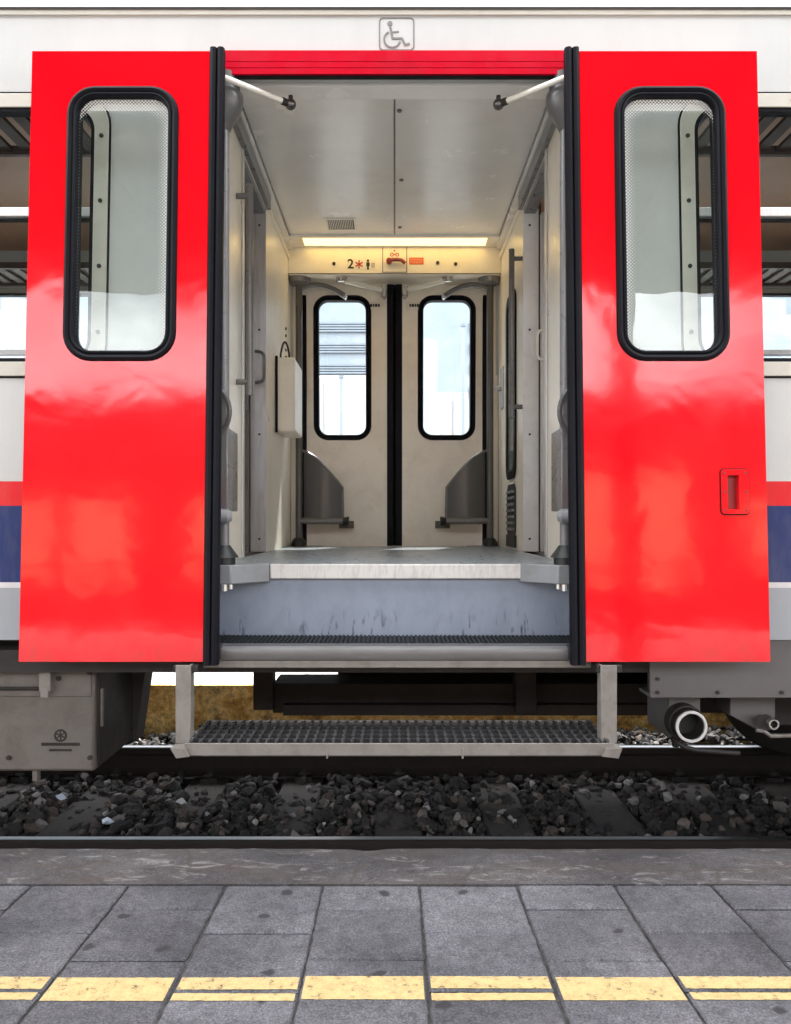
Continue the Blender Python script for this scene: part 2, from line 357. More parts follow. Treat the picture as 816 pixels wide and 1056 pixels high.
class MB:
    def __init__(s): s.v, s.f = [], []

    def add(s, vs, fs):
        b = len(s.v); s.v += [tuple(p) for p in vs]; s.f += [tuple(i + b for i in f) for f in fs]; return s

    def box(s, x0, x1, y0, y1, z0, z1, f=ID):
        vs = [f(x, y, z) for z in (z0, z1) for y in (y0, y1) for x in (x0, x1)]
        return s.add(vs, [(0, 2, 3, 1), (4, 5, 7, 6), (0, 1, 5, 4), (2, 6, 7, 3), (0, 4, 6, 2), (1, 3, 7, 5)])

    def plate(s, outer, holes, a, b, f):
        """polygon with holes in (u,v), thickness from level a to b; f(u, level, v) gives the point"""
        loops = [outer] + list(holes)
        flat = [p for lp in loops for p in lp]
        tris = tessellate_polygon([[Vector((p[0], p[1], 0)) for p in lp] for lp in loops])
        n = len(flat)
        vs = [f(p[0], a, p[1]) for p in flat] + [f(p[0], b, p[1]) for p in flat]
        fs = [tuple(t) for t in tris] + [tuple(i + n for i in reversed(t)) for t in tris]
        k = 0
        for lp in loops:
            m = len(lp)
            for i in range(m):
                j = (i + 1) % m
                fs.append((k + i, k + j, k + j + n, k + i + n))
            k += m
        return s.add(vs, fs)

    def tube(s, pts, r, n=12, cap=True):
        pts = [Vector(p) for p in pts]; rs = r if isinstance(r, (list, tuple)) else [r] * len(pts)
        up = None; rings = []
        for i, p in enumerate(pts):
            t = (pts[min(i + 1, len(pts) - 1)] - pts[max(i - 1, 0)]).normalized()
            if up is None:
                up = Vector((0, 0, 1)) if abs(t.z) < .9 else Vector((1, 0, 0))
            a = t.cross(up).normalized(); up = a.cross(t).normalized()
            rings.append([p + (a * cos(2 * pi * k / n) + up * sin(2 * pi * k / n)) * rs[i] for k in range(n)])
        vs = [q for r_ in rings for q in r_]; fs = []
        for i in range(len(pts) - 1):
            for k in range(n):
                fs.append((i * n + k, i * n + (k + 1) % n, (i + 1) * n + (k + 1) % n, (i + 1) * n + k))
        if cap:
            fs.append(tuple(range(n - 1, -1, -1))); fs.append(tuple(range((len(pts) - 1) * n, len(pts) * n)))
        return s.add(vs, fs)

    def ring(s, outer, inner, a, b, f):
        return s.plate(outer, [inner], a, b, f)

    def extrude(s, prof, f0, n):
        """closed profile list of points for each of n stations: f0(i, p)"""
        m = len(prof); vs = [f0(i, p) for i in range(n) for p in prof]; fs = []
        for i in range(n - 1):
            for k in range(m):
                fs.append((i * m + k, i * m + (k + 1) % m, (i + 1) * m + (k + 1) % m, (i + 1) * m + k))
        fs.append(tuple(range(m - 1, -1, -1))); fs.append(tuple(range((n - 1) * m, n * m)))
        return s.add(vs, fs)

    def stroke(s, pts, w, a, b, f):
        pts = [Vector((p[0], p[1])) for p in pts]; L_, R_ = [], []
        for i, p in enumerate(pts):
            d0 = (p - pts[i - 1]).normalized() if i else (pts[1] - p).normalized()
            d1 = (pts[i + 1] - p).normalized() if i < len(pts) - 1 else d0
            t = (d0 + d1).normalized(); nn = Vector((-t.y, t.x)); k = w / 2 / max(.4, nn.dot(Vector((-d0.y, d0.x))))
            L_.append(p + nn * k); R_.append(p - nn * k)
        return s.plate([tuple(p) for p in L_] + [tuple(p) for p in reversed(R_)], [], a, b, f)

    def disc(s, c, r, a, b, f, n=16):
        return s.plate([(c[0] + r * cos(2 * pi * k / n), c[1] + r * sin(2 * pi * k / n)) for k in range(n)], [], a, b, f)

    def each(s, name, mat, parent=None, bevel=0.0, smooth=True):
        """every connected piece as an object of its own"""
        up = list(range(len(s.v)))
        def fd(i):
            while up[i] != i: up[i] = up[up[i]]; i = up[i]
            return i
        for f in s.f:
            for i in f[1:]: up[fd(i)] = fd(f[0])
        gr = {}
        for f in s.f: gr.setdefault(fd(f[0]), []).append(f)
        out = []
        for fs in gr.values():
            ids = sorted({i for f in fs for i in f}); mp_ = {i: k for k, i in enumerate(ids)}
            out.append(MB().add([s.v[i] for i in ids], [tuple(mp_[i] for i in f) for f in fs]).build(name, mat, parent, bevel, smooth))
        return out

    def build(s, name, mat, parent=None, bevel=0.0, smooth=True, seg=2):
        vs = [Vector(p) for p in s.v]
        lo = [min(p[i] for p in vs) for i in range(3)]; hi = [max(p[i] for p in vs) for i in range(3)]
        c = Vector([(lo[i] + hi[i]) / 2 for i in range(3)])
        me = bpy.data.meshes.new(name)
        me.from_pydata([p - c for p in vs], [], s.f)
        bm = bmesh.new(); bm.from_mesh(me); bmesh.ops.recalc_face_normals(bm, faces=bm.faces); bm.to_mesh(me); bm.free()
        me.materials.append(MAT[mat] if isinstance(mat, str) else mat)
        if smooth:
            me.shade_smooth(); me.set_sharp_from_angle(angle=radians(32))
        o = bpy.data.objects.new(name, me); C.objects.link(o)
        if parent:
            o.parent = parent; o.location = c - ORG[parent.name]
        else:
            o.location = c
        ORG[o.name] = c
        if bevel:
            b = o.modifiers.new('bevel', 'BEVEL'); b.width = bevel; b.segments = seg; b.limit_method = 'ANGLE'
            b.angle_limit = radians(40); b.harden_normals = False
        return o


def one(fn, name, mat, parent=None, bevel=0.0):
    b = MB(); fn(b); return b.build(name, mat, parent, bevel)


def bx(name, mat, parent, x0, x1, y0, y1, z0, z1, bevel=.002, f=ID):
    return MB().box(x0, x1, y0, y1, z0, z1, f).build(name, mat, parent, bevel)


def empty(name, loc):
    o = bpy.data.objects.new(name, None); C.objects.link(o); o.location = loc; o.empty_display_size = .2
    ORG[o.name] = Vector(loc); return o


def tag(o, label, cat, group=None, kind=None):
    o['label'] = label; o['category'] = cat
    if group: o['group'] = group
    if kind: o['kind'] = kind
    return o


def rrect(x0, x1, z0, z1, r, n=8):
    out = []
    for cx, cz, a0 in ((x1 - r, z1 - r, 0), (x0 + r, z1 - r, 90), (x0 + r, z0 + r, 180), (x1 - r, z0 + r, 270)):
        for k in range(n + 1):
            a = radians(a0 + 90 * k / n); out.append((cx + r * cos(a), cz + r * sin(a)))
    return out


def bez(p0, p1, p2, n=10):
    p0, p1, p2 = Vector(p0), Vector(p1), Vector(p2)
    return [p0 * (1 - t) ** 2 + p1 * 2 * t * (1 - t) + p2 * t * t for t in [k / n for k in range(n + 1)]]


def textmesh(b, s, size, f, depth=.0015, lo=0.0):
    cu = bpy.data.curves.new('txt', 'FONT'); cu.body = s; cu.size = size; cu.align_x = 'CENTER'; cu.align_y = 'CENTER'; cu.offset = size * .02
    o = bpy.data.objects.new('txt', cu); C.objects.link(o)
    dg = bpy.context.evaluated_depsgraph_get(); dg.update()
    me = bpy.data.meshes.new_from_object(o.evaluated_get(dg))
    b.add([f(v.co.x, lo, v.co.y) for v in me.vertices], [tuple(p.vertices) for p in me.polygons])
    bpy.data.objects.remove(o); bpy.data.meshes.remove(me)
    return b


# ================================================================== the carriage
coach = empty('train_carriage', (0, YC, 0))
tag(coach, 'red, white and blue railway carriage with its double door standing open', 'train carriage')

SO = .13                                   # body side sits behind the open door leaves
ZB, ZT = ZP(660, SO), ZP(10, SO)            # bottom and top of the side panel
ZL = Z(78, 2.92)                            # head of the doorway
DW = .673                                   # half width of the doorway
WT, WB = ZP(97, SO), ZP(388, SO)            # passenger window frame
wins = [(-2.85, -1.045), (-5.0, -3.2), (-7.2, -5.4), (1.045, 2.85), (3.2, 5.0), (5.4, 7.2)]
XE = 9.0
for side, T in (('near', TN), ('far', TF)):
    outer = [(-XE, ZB), (-DW, ZB), (-DW, ZL), (DW, ZL), (DW, ZB), (XE, ZB), (XE, ZT), (-XE, ZT)]
    holes = [rrect(a + .02, b - .02, WB + .02, WT - .02, .10) for a, b in wins]
    MB().plate(outer, holes, SO, SO + .06, T).build('side_panel', 'livery', coach)
    for a, b in wins:
        w = MB().ring(rrect(a, b, WB, WT, .12), rrect(a + .052, b - .052, WB + .052, WT - .052, .085), SO - .008, SO + .03, T).build('window', 'frame_c', coach, .002)
        r = MB()
        r.ring(rrect(a + .052, b - .052, WB + .052, WT - .052, .085), rrect(a + .066, b - .066, WB + .066, WT - .066, .07), SO - .003, SO + .04, T)
        r.ring(rrect(a - .007, b + .007, WB - .007, WT + .007, .125), rrect(a, b, WB, WT, .12), SO - .004, SO + .02, T)
        r.build('rubber_seal', 'rubber', w)
        MB().plate(rrect(a + .055, b - .055, WB + .055, WT - .055, .08), [], SO + .02, SO + .026, T).build('window_glass', 'glass_clear', w)
        zd = ZP(217.5, SO)
        MB().box(a + .066, b - .066, SO + .005, SO + .035, zd - .017, zd + .017, T).build('window_bar', 'alu_w', w, .003)
        MB().box(a + .066, b - .066, SO + .027, SO + .04, zd - .028, zd - .0175, T).build('bar_gasket', 'rubber', w)
        if side == 'near' and min(abs(a), abs(b)) < 2:
            sc = MB()
            nx = 7
            for k in range(nx):
                xx = a + .17 + (b - a - .34) * k / (nx - 1)
                for zz in (WB + .026, WT - .026): sc.disc((xx, zz), .008, SO - .0115, SO - .0075, T, 10)
            for k in range(4):
                zz = WB + .16 + (WT - WB - .32) * k / 3
                for xx in (a + .026, b - .026): sc.disc((xx, zz), .008, SO - .0115, SO - .0075, T, 10)
            sc.each('frame_screw', 'black', w)

# roof shell
ya = dn(ZT, SO); aa = YC - ya
def arc(o, n=28):
    pts = []
    for k in range(n + 1):
        t = pi * k / n
        cx, sz = cos(t), sin(t)
        pts.append((YC - (aa - o) * math.copysign(abs(cx) ** .75, cx), ZT + (.56 - o) * sz ** .85))
    return pts
prof = arc(0) + list(reversed(arc(.05)))
MB().extrude(prof, lambda i, p: (-XE + i * 2 * XE, p[0], p[1]), 2).build('roof', 'roof', coach)
for sgn in (1, -1):
    y0 = YC - sgn * (aa + .012)
    MB().box(-XE, XE, min(y0, y0 + sgn * .03), max(y0, y0 + sgn * .03), ZT - .004, ZT + .004).build('gutter', 'dark_metal', coach)
    MB().box(-XE, XE, min(y0 + sgn * .004, y0 + sgn * .03), max(y0 + sgn * .004, y0 + sgn * .03), ZT - .022, ZT - .0045).build('gutter', 'frame_c', coach)

# red rail over the doorway
zt_, zb_ = ZP(52, SO - .03), ZP(76, SO - .03)
hgt = zt_ - zb_
rail = MB()
prf = [(0, .0), (-.028, .0), (-.028, .24), (-.0266, .25), (-.0266, .265), (-.029, .275), (-.029, .50), (-.0276, .51), (-.0276, .525), (-.030, .535), (-.030, 1.0), (0, 1.0)]
rail.extrude([(p[0] + SO - .002, zb_ + p[1] * hgt) for p in prf], lambda i, p: TN(-.672 + i * 1.344, p[0], p[1]), 2)
rail.build('door_rail', 'red_rail', coach)
MB().box(-.665, .665, SO - .02, SO - .002, zb_ - .006, zb_ - .001, TN).build('rail_gasket', 'rubber', coach)
MB().box(-.665, .665, SO - .02, SO + .05, zb_ - .012, zb_ - .001, TF).build('rail_gasket', 'rubber', coach)

# wheelchair symbol on the cant rail
def icon(px, py): return W(px, py, SO)
acc = MB()
q = lambda *ps: [icon(*p) for p in ps]
x0, z1 = icon(391, 18); x1, z0 = icon(427.5, 52)
acc.ring(rrect(x0, x1, z0, z1, .016), rrect(x0 + .0042, x1 - .0042, z0 + .0042, z1 - .0042, .013), SO - .002, SO + .001, TN)
acc.disc(icon(402.3, 24.3), .0095, SO - .002, SO + .001, TN)
acc.stroke(q((402.6, 27.5), (405, 39.6), (414.6, 39.6), (418, 46.2), (422.6, 44.9)), .0078, SO - .0024, SO + .001, TN)
acc.stroke(q((404, 33.3), (411.5, 32.6)), .0062, SO - .0018, SO + .001, TN)
acc.stroke([icon(404.6 + 8.3 * cos(radians(a)), 40.6 - 8.3 * sin(radians(a))) for a in range(118, 352, 9)], .0064, SO - .0028, SO + .001, TN)
acc.build('wheelchair_symbol', 'decal', coach)

# ------------------------------------------------------------------ door leaves
SE, LW = .052, .676                         # seal width, leaf width
WZ0, WZ1 = ZP(372.5, 0), ZP(89, 0)          # window seal outer edge
DZ0, DZ1 = ZP(682.5, 0), ZP(52.5, 0)


def leaf(T, xe, sg, off, handle=False, front=True):
    fx = lambda u: sg * (xe + u)
    def F(u, w, z): return T(fx(u), off + w, z)
    wc = .366 if handle else .353
    hole = lambda e, r: rrect(wc - .196 + e, wc + .196 - e, WZ0 + e, WZ1 - e, r)
    holes = [hole(.012, .088)]
    hx0, hx1, hz0, hz1 = X(751, 2.7) - xe, X(763, 2.7) - xe, ZP(525, 0), ZP(490, 0)
    if handle: holes.append([(hx0, hz0), (hx1, hz0), (hx1, hz1), (hx0, hz1)])
    d = MB().plate([(SE, DZ0), (LW, DZ0), (LW, DZ1), (SE, DZ1)], holes, 0, .022, F).build('door', 'red', coach, 0, False)
    MB().plate([(SE, DZ0 + .01), (LW - .004, DZ0 + .01), (LW - .004, DZ1 - .01), (SE, DZ1 - .01)], [hole(.012, .088)], .0225, .046, F).build('door_lining', 'door_cream', d, 0, False)
    # moulded rubber round the pane, rounded in section
    for w0, w1, nm in ((-.014, .012, 'window_seal'), (.034, .058, 'window_seal')):
        b = MB()
        out_first = w0 < 0
        lv = [(0, 0), (.004, .7), (.012, 1), (.02, .75), (.0235, .45), (.026, .7), (.031, .85), (.036, .5), (.039, -.3)]
        n = len(hole(0, .1)); vs = []
        for e, h in lv:
            w = (w0 * h if out_first else .046 + (w1 - .046) * h)
            vs += [F(p[0], w if h >= 0 else .02, p[1]) for p in hole(e, max(.062, .1 - e))]
        fs = []
        for i in range(len(lv) - 1):
            for k in range(n): fs.append((i * n + k, i * n + (k + 1) % n, (i + 1) * n + (k + 1) % n, (i + 1) * n + k))
        b.add(vs, fs).build(nm, 'rubber', d)
    g = MB().plate(hole(.03, .07), [], .019, .024, F).build('window_glass', 'glass' if front else 'glass_clear', d)
    for _ in ((0,) if front else ()):
        h1 = hole(.037, .064)
        e2 = rrect(wc - .196 + .085, wc + .196 - .04, WZ0 + .04, WZ1 - .085, .06)
        o = MB().plate(h1, [e2], .0165, .0167, F).build('dot_border', 'dots', d, 0, False)
        at = o.data.attributes.new('fade', 'FLOAT', 'POINT'); n1 = len(h1); n2 = n1 + len(e2)
        for i in range(2 * n2): at.data[i].value = 1.0 if (i % n2) < n1 else 0.0
    # lip seal: two ridges and a groove
    pr = [(.0, .004), (.004, -.006), (.014, -.010), (.022, -.007), (.026, .001), (.030, -.006), (.040, -.010), (.049, -.006), (.0515, .002), (.0515, .046), (.03, .052), (.006, .046)]
    zs = [DZ0 - .012 + (DZ1 - DZ0 + .024) * k / 24 for k in range(25)]
    MB().extrude(pr, lambda i, p: F(p[0], p[1], zs[i]), 25).build('edge_seal', 'rubber', d)
    # thin bright trim between seal and red sheet
    if handle:
        x0, x1, z0, z1 = X(744.5, 2.7) - xe, X(773, 2.7) - xe, ZP(530, 0), ZP(484, 0)
        hd = MB().ring(rrect(x0, x1, z0, z1, .012), [(hx0, hz0), (hx1, hz0), (hx1, hz1), (hx0, hz1)], -.006, -.0005, F).build('door_handle', 'red', d, .0015)
        MB().ring(rrect(x0 - .004, x1 + .003, z0 - .004, z1 + .003, .015), rrect(x0, x1, z0, z1, .012), -.0012, -.0002, F).build('handle_gasket', 'rubber', d)
        r = MB().plate([(hx0, hz0), (hx1, hz0), (hx1, hz1), (hx0, hz1)], [], .0195, .021, F); r.build('handle_recess', 'red_dark', d)
        s = MB()
        for zz in (z0 + .013, (z0 + z1) / 2, z1 - .013):
            for xx in (x0 + .011, x1 - .011): s.disc((xx, zz), .0045, -.0085, -.0058, F, 10)
        s.each('handle_screw', 'red_dark', d)
    return d


leaf(TN, .5975, -1, 0)
leaf(TN, .5975, 1, 0, handle=True)
leaf(TF, .0, -1, .05, front=False)
leaf(TF, .0, 1, .05, front=False)

# ------------------------------------------------------------------ vestibule
FZ, CZ, VX = 1.218, 3.17, .69
FE, RE = 3.0, 2 * YC - 3.0
floor = bx('vestibule_floor', 'floor', coach, -VX + .001, VX - .001, FE + .001, RE - .001, FZ - .05, FZ, 0)
for y0, y1 in ((FE - .014, FE), (RE, RE + .014)):
    MB().box(X(279, 3), X(537, 3), y0, y1, FZ - .054, FZ + .002).build('step_nosing', 'nosing', floor, .004)
for sg in (-1, 1):
    for mir in (0, 1):
        g = (lambda x, y, z: (x, 2 * YC - y, z)) if mir else ID
        pl = [(sg * .71, 2.872), (sg * .595, 2.872), (sg * .472, 2.99), (sg * .472, 3.03), (sg * .71, 3.03)]
        k = MB().plate(pl, [], FZ - .066, FZ + .004, lambda u, w, v, g=g: g(u, v, w)).build('corner_block', 'gray_l', floor, .004)
        if not mir:
            MB().tube([(sg * .622, 2.9, FZ - .092), (sg * .622, 2.9, FZ - .06)], .011, 8).tube([(sg * .6, 2.9, FZ - .085), (sg * .6, 2.9, FZ - .06)], .009, 8).each('block_bolt', 'steel', k)
for sg in (1, -1):
    g = ID if sg == 1 else (lambda x, y, z: (x, 2 * YC - y, z))
    MB().box(-.72, .72, FE + .01, FE + .03, .94, FZ - .051, g).build('step_riser', 'riser', coach)
    tr = MB().box(-.72, .72, 2.80, FE + .008, .925, .945, g).build('step_tread', 'rubber', coach)
    if sg == 1:
        b = MB()
        for k in range(84):
            xx = -.66 + k * .016
            for j in range(9): b.box(xx, xx + .008, 2.812 + j * .022, 2.812 + j * .022 + .012, .9455, .951)
        b.build('tread_studs', 'black', tr, 0, False)
    pr = [(2.738, .90), (2.734, .925), (2.738, .938), (2.75, .947), (2.80, .950), (2.80, .90)]
    sl = MB().extrude(pr, lambda i, p: g(-.70 + i * 1.4, p[0], p[1]), 2).build('door_sill', 'sill', coach, .002)
    MB().box(-.70, .70, 2.745, 2.83, .872, .8985, g).build('sill_beam', 'step_frame', coach, .003)
    bx('floor_beam', 'dark_metal', coach, -XE, XE, *sorted((g(0, 2.835, 0)[1], g(0, 3.1, 0)[1])), .84, .92, 0)
MB().box(-.665, -.60, 2.732, 2.76, .905, .955).box(.60, .665, 2.732, 2.76, .905, .955).each('sill_end', 'dark_metal', coach, .003)

# ceiling
ce = MB().box(-VX, -.004, 2.95, 2 * YC - 2.95, CZ, CZ + .02).build('ceiling_panel', 'ceil', coach, .002)
MB().box(.004, VX, 2.95, 2 * YC - 2.95, CZ, CZ + .02).build('ceiling_panel', 'ceil', coach, .002)
MB().box(-.004, .004, 2.95, 2 * YC - 2.95, CZ + .006, CZ + .02).build('ceiling_joint', 'gray', coach)
b = MB()
for px, py in ((412, 113.5), (414, 185), (412.5, 234)):
    d = K * (CZ - H) / (CY - py); b.tube([(X(px, d), d, CZ - .006), (X(px, d), d, CZ + .01)], .011, 12)
b.each('ceiling_bolt', 'gray', ce)
vd0, vd1, vx0, vx1 = 4.66, 4.85, X(335, 4.7), X(367, 4.7)
vg = MB().ring([(vx0, vd0), (vx1, vd0), (vx1, vd1), (vx0, vd1)], [(vx0 + .012, vd0 + .014), (vx1 - .012, vd0 + .014), (vx1 - .012, vd1 - .014), (vx0 + .012, vd1 - .014)], CZ - .007, CZ - .0005, lambda u, w, v: (u, v, w)).build('vent_grille', 'ceil', coach, .001)
b = MB()
for k in range(15):
    xx = vx0 + .014 + k * (vx1 - vx0 - .028) / 15; b.box(xx, xx + .0032, vd0 + .014, vd1 - .014, CZ - .006, CZ - .0008)
b.build('vent_slats', 'ceil', vg)
bx('vent_backing', 'black', vg, vx0 + .012, vx1 - .012, vd0 + .014, vd1 - .014, CZ - .0007, CZ + .002, 0)
lx0, lx1 = X(313, 5.0), X(502, 5.0)
cl = bx('ceiling_light', 'lamp', coach, lx0, lx1, 4.955, 5.095, CZ - .012, CZ + .004, .004)
MB().ring([(-.66, 4.93), (.66, 4.93), (.66, 5.118), (-.66, 5.118)], [(lx0, 4.955), (lx1, 4.955), (lx1, 5.095), (lx0, 5.095)], CZ - .014, CZ - .0005, lambda u, w, v: (u, v, w)).build('light_trim', 'ceil', cl, .002)

# boxes over the doors
HY = 5.12
hp = bx('header_panel', 'cream', coach, -VX, VX, HY, 5.345, 2.978, CZ, .006)
bx('header_panel', 'ceil', coach, -VX, VX, 2.985, 3.08, ZL - .003, CZ, .004)
HX = lambda px: X(px, HY)
HZ = lambda py: Z(py, HY)
def FH(u, w, v): return (u, HY + w, v)
MB().ring([(HX(394.4), HZ(281)), (HX(420), HZ(281)), (HX(420), HZ(254.2)), (HX(394.4), HZ(254.2))],
          [(HX(394.4) + .005, HZ(281) + .004), (HX(420) - .005, HZ(281) + .004), (HX(420) - .005, HZ(254.2) - .004), (HX(394.4) + .005, HZ(254.2) - .004)], -.002, .002, FH).build('hatch_joint', 'gray', hp)
MB().box(-VX + .001, VX - .001, HY - .0015, HY + .01, HZ(282.6), HZ(281.6)).build('header_joint', 'gray', hp)
MB().box(-VX + .001, VX - .001, HY - .0015, HY + .01, HZ(253.6), HZ(252.8)).build('header_joint', 'gray', hp)
b = MB()
for px, py in ((344.5, 272), (451.5, 271), (470, 272.3)): b.disc((HX(px), HZ(py)), .011, -.008, .002, FH, 12)
b.each('header_knob', 'ink', hp)
MB().plate([(HX(358), HZ(278)), (HX(375), HZ(278)), (HX(375), HZ(267.5)), (HX(358), HZ(267.5))], [], -.0015, .001, FH).build('class_sticker', 'sticker_w', hp)
b = MB(); textmesh(b, '2', .085, lambda x, w, y: FH(HX(361.7) + x, -.002, HZ(272.6) + y)); b.build('class_number', 'ink', hp, 0, False)
b = MB()
for k in range(3):
    a = radians(90 + 60 * k); c = (HX(370.4), HZ(272.6)); r = .027
    b.stroke([(c[0] - r * cos(a), c[1] - r * sin(a)), (c[0] + r * cos(a), c[1] + r * sin(a))], .0085, -.002 - k * .0003, .001, FH)
b.build('star_mark', 'ink_red', hp)
MB().plate([(HX(376), HZ(278)), (HX(387), HZ(278)), (HX(387), HZ(268)), (HX(376), HZ(268))], [], -.0015, .001, FH).build('person_sticker', 'sticker_w', hp)
b = MB().disc((HX(379.6), HZ(268.8)), .0085, -.002, 0, FH)
b.plate([(HX(377.8), HZ(270.4)), (HX(381.4), HZ(270.4)), (HX(381.4), HZ(274.5)), (HX(380.6), HZ(274.5)), (HX(380.6), HZ(278)), (HX(378.6), HZ(278)), (HX(378.6), HZ(274.5)), (HX(377.8), HZ(274.5))], [], -.0024, 0, FH)
b.build('person_symbol', 'ink', hp)
MB().plate([(HX(383), HZ(276)), (HX(386.6), HZ(276)), (HX(386.6), HZ(271)), (HX(383), HZ(271))], [], -.002, 0, FH).build('notice_patch', 'sticker_g', hp)
MB().plate(rrect(HX(402), HX(412), HZ(265.5), HZ(256.5), .008, 3), [], -.002, .001, FH).build('alarm_sticker', 'sticker_w', hp)
b = MB()
for px in (404.3, 409.7):
    b.ring([(HX(px) + .0125 * cos(k * .5236), HZ(262.6) + .0125 * sin(k * .5236)) for k in range(12)], [(HX(px) + .007 * cos(k * .5236), HZ(262.6) + .007 * sin(k * .5236)) for k in range(12)], -.0028, 0, FH)
b.stroke([(HX(405.6), HZ(262.2)), (HX(408.4), HZ(262.2))], .006, -.0032, 0, FH)
b.disc((HX(407), HZ(258.6)), .006, -.0028, 0, FH, 8)
b.build('alarm_symbol', 'ink_red', hp)
eh = MB().tube([(HX(401.5), HY + .001, HZ(270)), (HX(401.5), HY - .03, HZ(270))], .019, 16).build('emergency_handle', 'hook', hp, .002)
MB().tube(bez((HX(401.5), HY - .022, HZ(269.2)), (HX(412), HY - .026, HZ(268.6)), (HX(414.5), HY - .024, HZ(269.5)), 6) + [(HX(418), HY - .022, HZ(272.5))], .0115, 10).build('handle_lever', 'hook', eh)
MB().plate([(HX(422), HZ(272.6)), (HX(437), HZ(272.6)), (HX(437), HZ(265.6)), (HX(422), HZ(265.6))], [], -.002, .001, FH).build('warning_sticker', 'sticker_o', hp)
b = MB()
for r, py in enumerate((267.4, 269.2, 271)):
    u = 423.2
    while u < 435.5:
        w = random.uniform(.8, 2.2); b.box(HX(u), HX(min(u + w, 436)), HY - .0028, HY, HZ(py + .4), HZ(py - .35)); u += w + .6
b.build('warning_print', 'sticker_txt', hp)

# side walls with doorways into the saloons
D0, D1, DH = 3.60, 4.245, 3.06
for sg in (-1, 1):
    fw = lambda u, w, v, sg=sg: (sg * (VX + w), u, v)
    wall = MB().plate([(2.95, FZ - .28), (3.02, FZ - .28), (3.02, FZ), (D0, FZ), (D0, DH), (D1, DH), (D1, FZ), (2 * YC - 3.02, FZ), (2 * YC - 3.02, FZ - .28), (2 * YC - 2.95, FZ - .28), (2 * YC - 2.95, CZ + .02), (2.95, CZ + .02)], [], 0, .07, fw).build('vestibule_wall', 'cream', coach)
    # front jamb post, rear jamb reveal with rivets
    MB().box(D0 - .035, D0 - .001, -.008, -.0005, FZ + .002, DH + .03, lambda u, w, v: fw(u, w, v)).build('jamb_trim', 'alu_w', wall, .002)
    rv = MB().box(D1 - .008, D1 - .0005, -.001, .082, FZ + .002, DH - .002, fw).build('door_jamb', 'alu' if sg < 0 else 'jamb_white', wall, .0015)
    b = MB()
    for k in range(4):
        zz = FZ + .07 + k * .56; b.tube([(sg * (VX + .034), D1 - .012, zz), (sg * (VX + .034), D1 - .004, zz)], .006, 10)
    b.each('jamb_screw', 'dark_metal', rv)
    MB().box(D0, D1 - .009, .004, .066, DH - .03, DH - .0005, fw).build('door_head', 'gray', wall)
    # sliding door leaf in its pocket
    sd = MB().box(D1 - .06, D1 - .012, .088, .12, FZ + .004, DH - .04, fw).build('sliding_door', 'gray' if sg < 0 else 'alu_w', coach, .002)
    # cornice strips
    MB().box(2.96, HY - .002, -.034, -.0005, CZ - .03, CZ - .0005, fw).build('cornice', 'ceil', wall, .003)
    MB().box(2.96, HY - .002, -.040, -.0345, CZ - .012, CZ - .0006, fw).build('cornice_line', 'gray', wall)
    MB().box(3.1, D1 + .03, -.022, -.0006, DH + .012, CZ - .0305, fw).build('door_track', 'gray_l', wall, .003)
    MB().box(3.1, D1 + .03, -.024, -.0006, DH + .004, DH + .0115, fw).build('track_lip', 'gray', wall, .001)
    MB().box(D1 + .031, HY - .002, -.012, -.0006, DH + .02, DH + .05, fw).build('cornice_lower', 'cream', wall, .002)
    # rear pillar beside the far doors
    bx('door_pillar', 'cream', coach, *sorted((sg * .642, sg * (VX - .0005))), 5.262, 5.352, FZ - .25, 2.976, .004)
    bx('door_pillar', 'cream', coach, *sorted((sg * .672, sg * (VX - .0005))), 2.95, 3.0, FZ + .002, ZL - .004, .004)
    # rubber frame of the far doorway
    MB().box(*sorted((sg * .594, sg * .626)), 5.33, 5.36, FZ - .3, 2.97).build('door_frame_seal', 'rubber', coach, .003)
MB().box(-.641, .641, 5.331, 5.361, 2.95, 2.9775).build('door_frame_seal', 'rubber', coach)

# handrails
for sg, d, z0, z1 in ((-1, 3.45, 1.93, 2.85), (1, 4.27, 1.94, 2.85)):
    hr = MB().tube([(sg * .632, d, z0), (sg * .632, d, z1)], .0155, 14).build('handrail', 'gray', coach)
    for zz in (z0 + .06, z1 - .05):
        MB().tube([(sg * .632, d, zz), (sg * (VX - .0005), d, zz)], .0125, 12).build('rail_bracket', 'gray', hr)
# door pulls on the jambs
for sg, d, mt, px, y0, y1 in ((-1, 4.19, 'shield', 268, 362, 395), (1, 4.15, 'white_rod', 562, 340, 371)):
    zz0, zz1 = Z(y1, d), Z(y0, d); xx = sg * (.715 if sg < 0 else .772); ww = .024
    pts = [(xx + ww, d, zz0), (xx - ww, d, zz0), (xx - ww, d, zz1), (xx + ww, d, zz1)] if sg > 0 else [(xx - ww, d, zz0), (xx + ww, d, zz0), (xx + ww, d, zz1), (xx - ww, d, zz1)]
    MB().tube([pts[0]] + bez(pts[0], pts[1], ((Vector(pts[1]) * .8 + Vector(pts[2]) * .2)), 6)[3:] + bez((Vector(pts[1]) * .2 + Vector(pts[2]) * .8), pts[2], pts[3], 6)[:-2] + [pts[3]], .0085, 10).build('sliding_door_handle', mt, coach)
# grey strip hanging in the left doorway
bx('door_brush', 'grime', coach, -.735, -.715, 3.86, 3.9, FZ + .04, 1.93, .002)

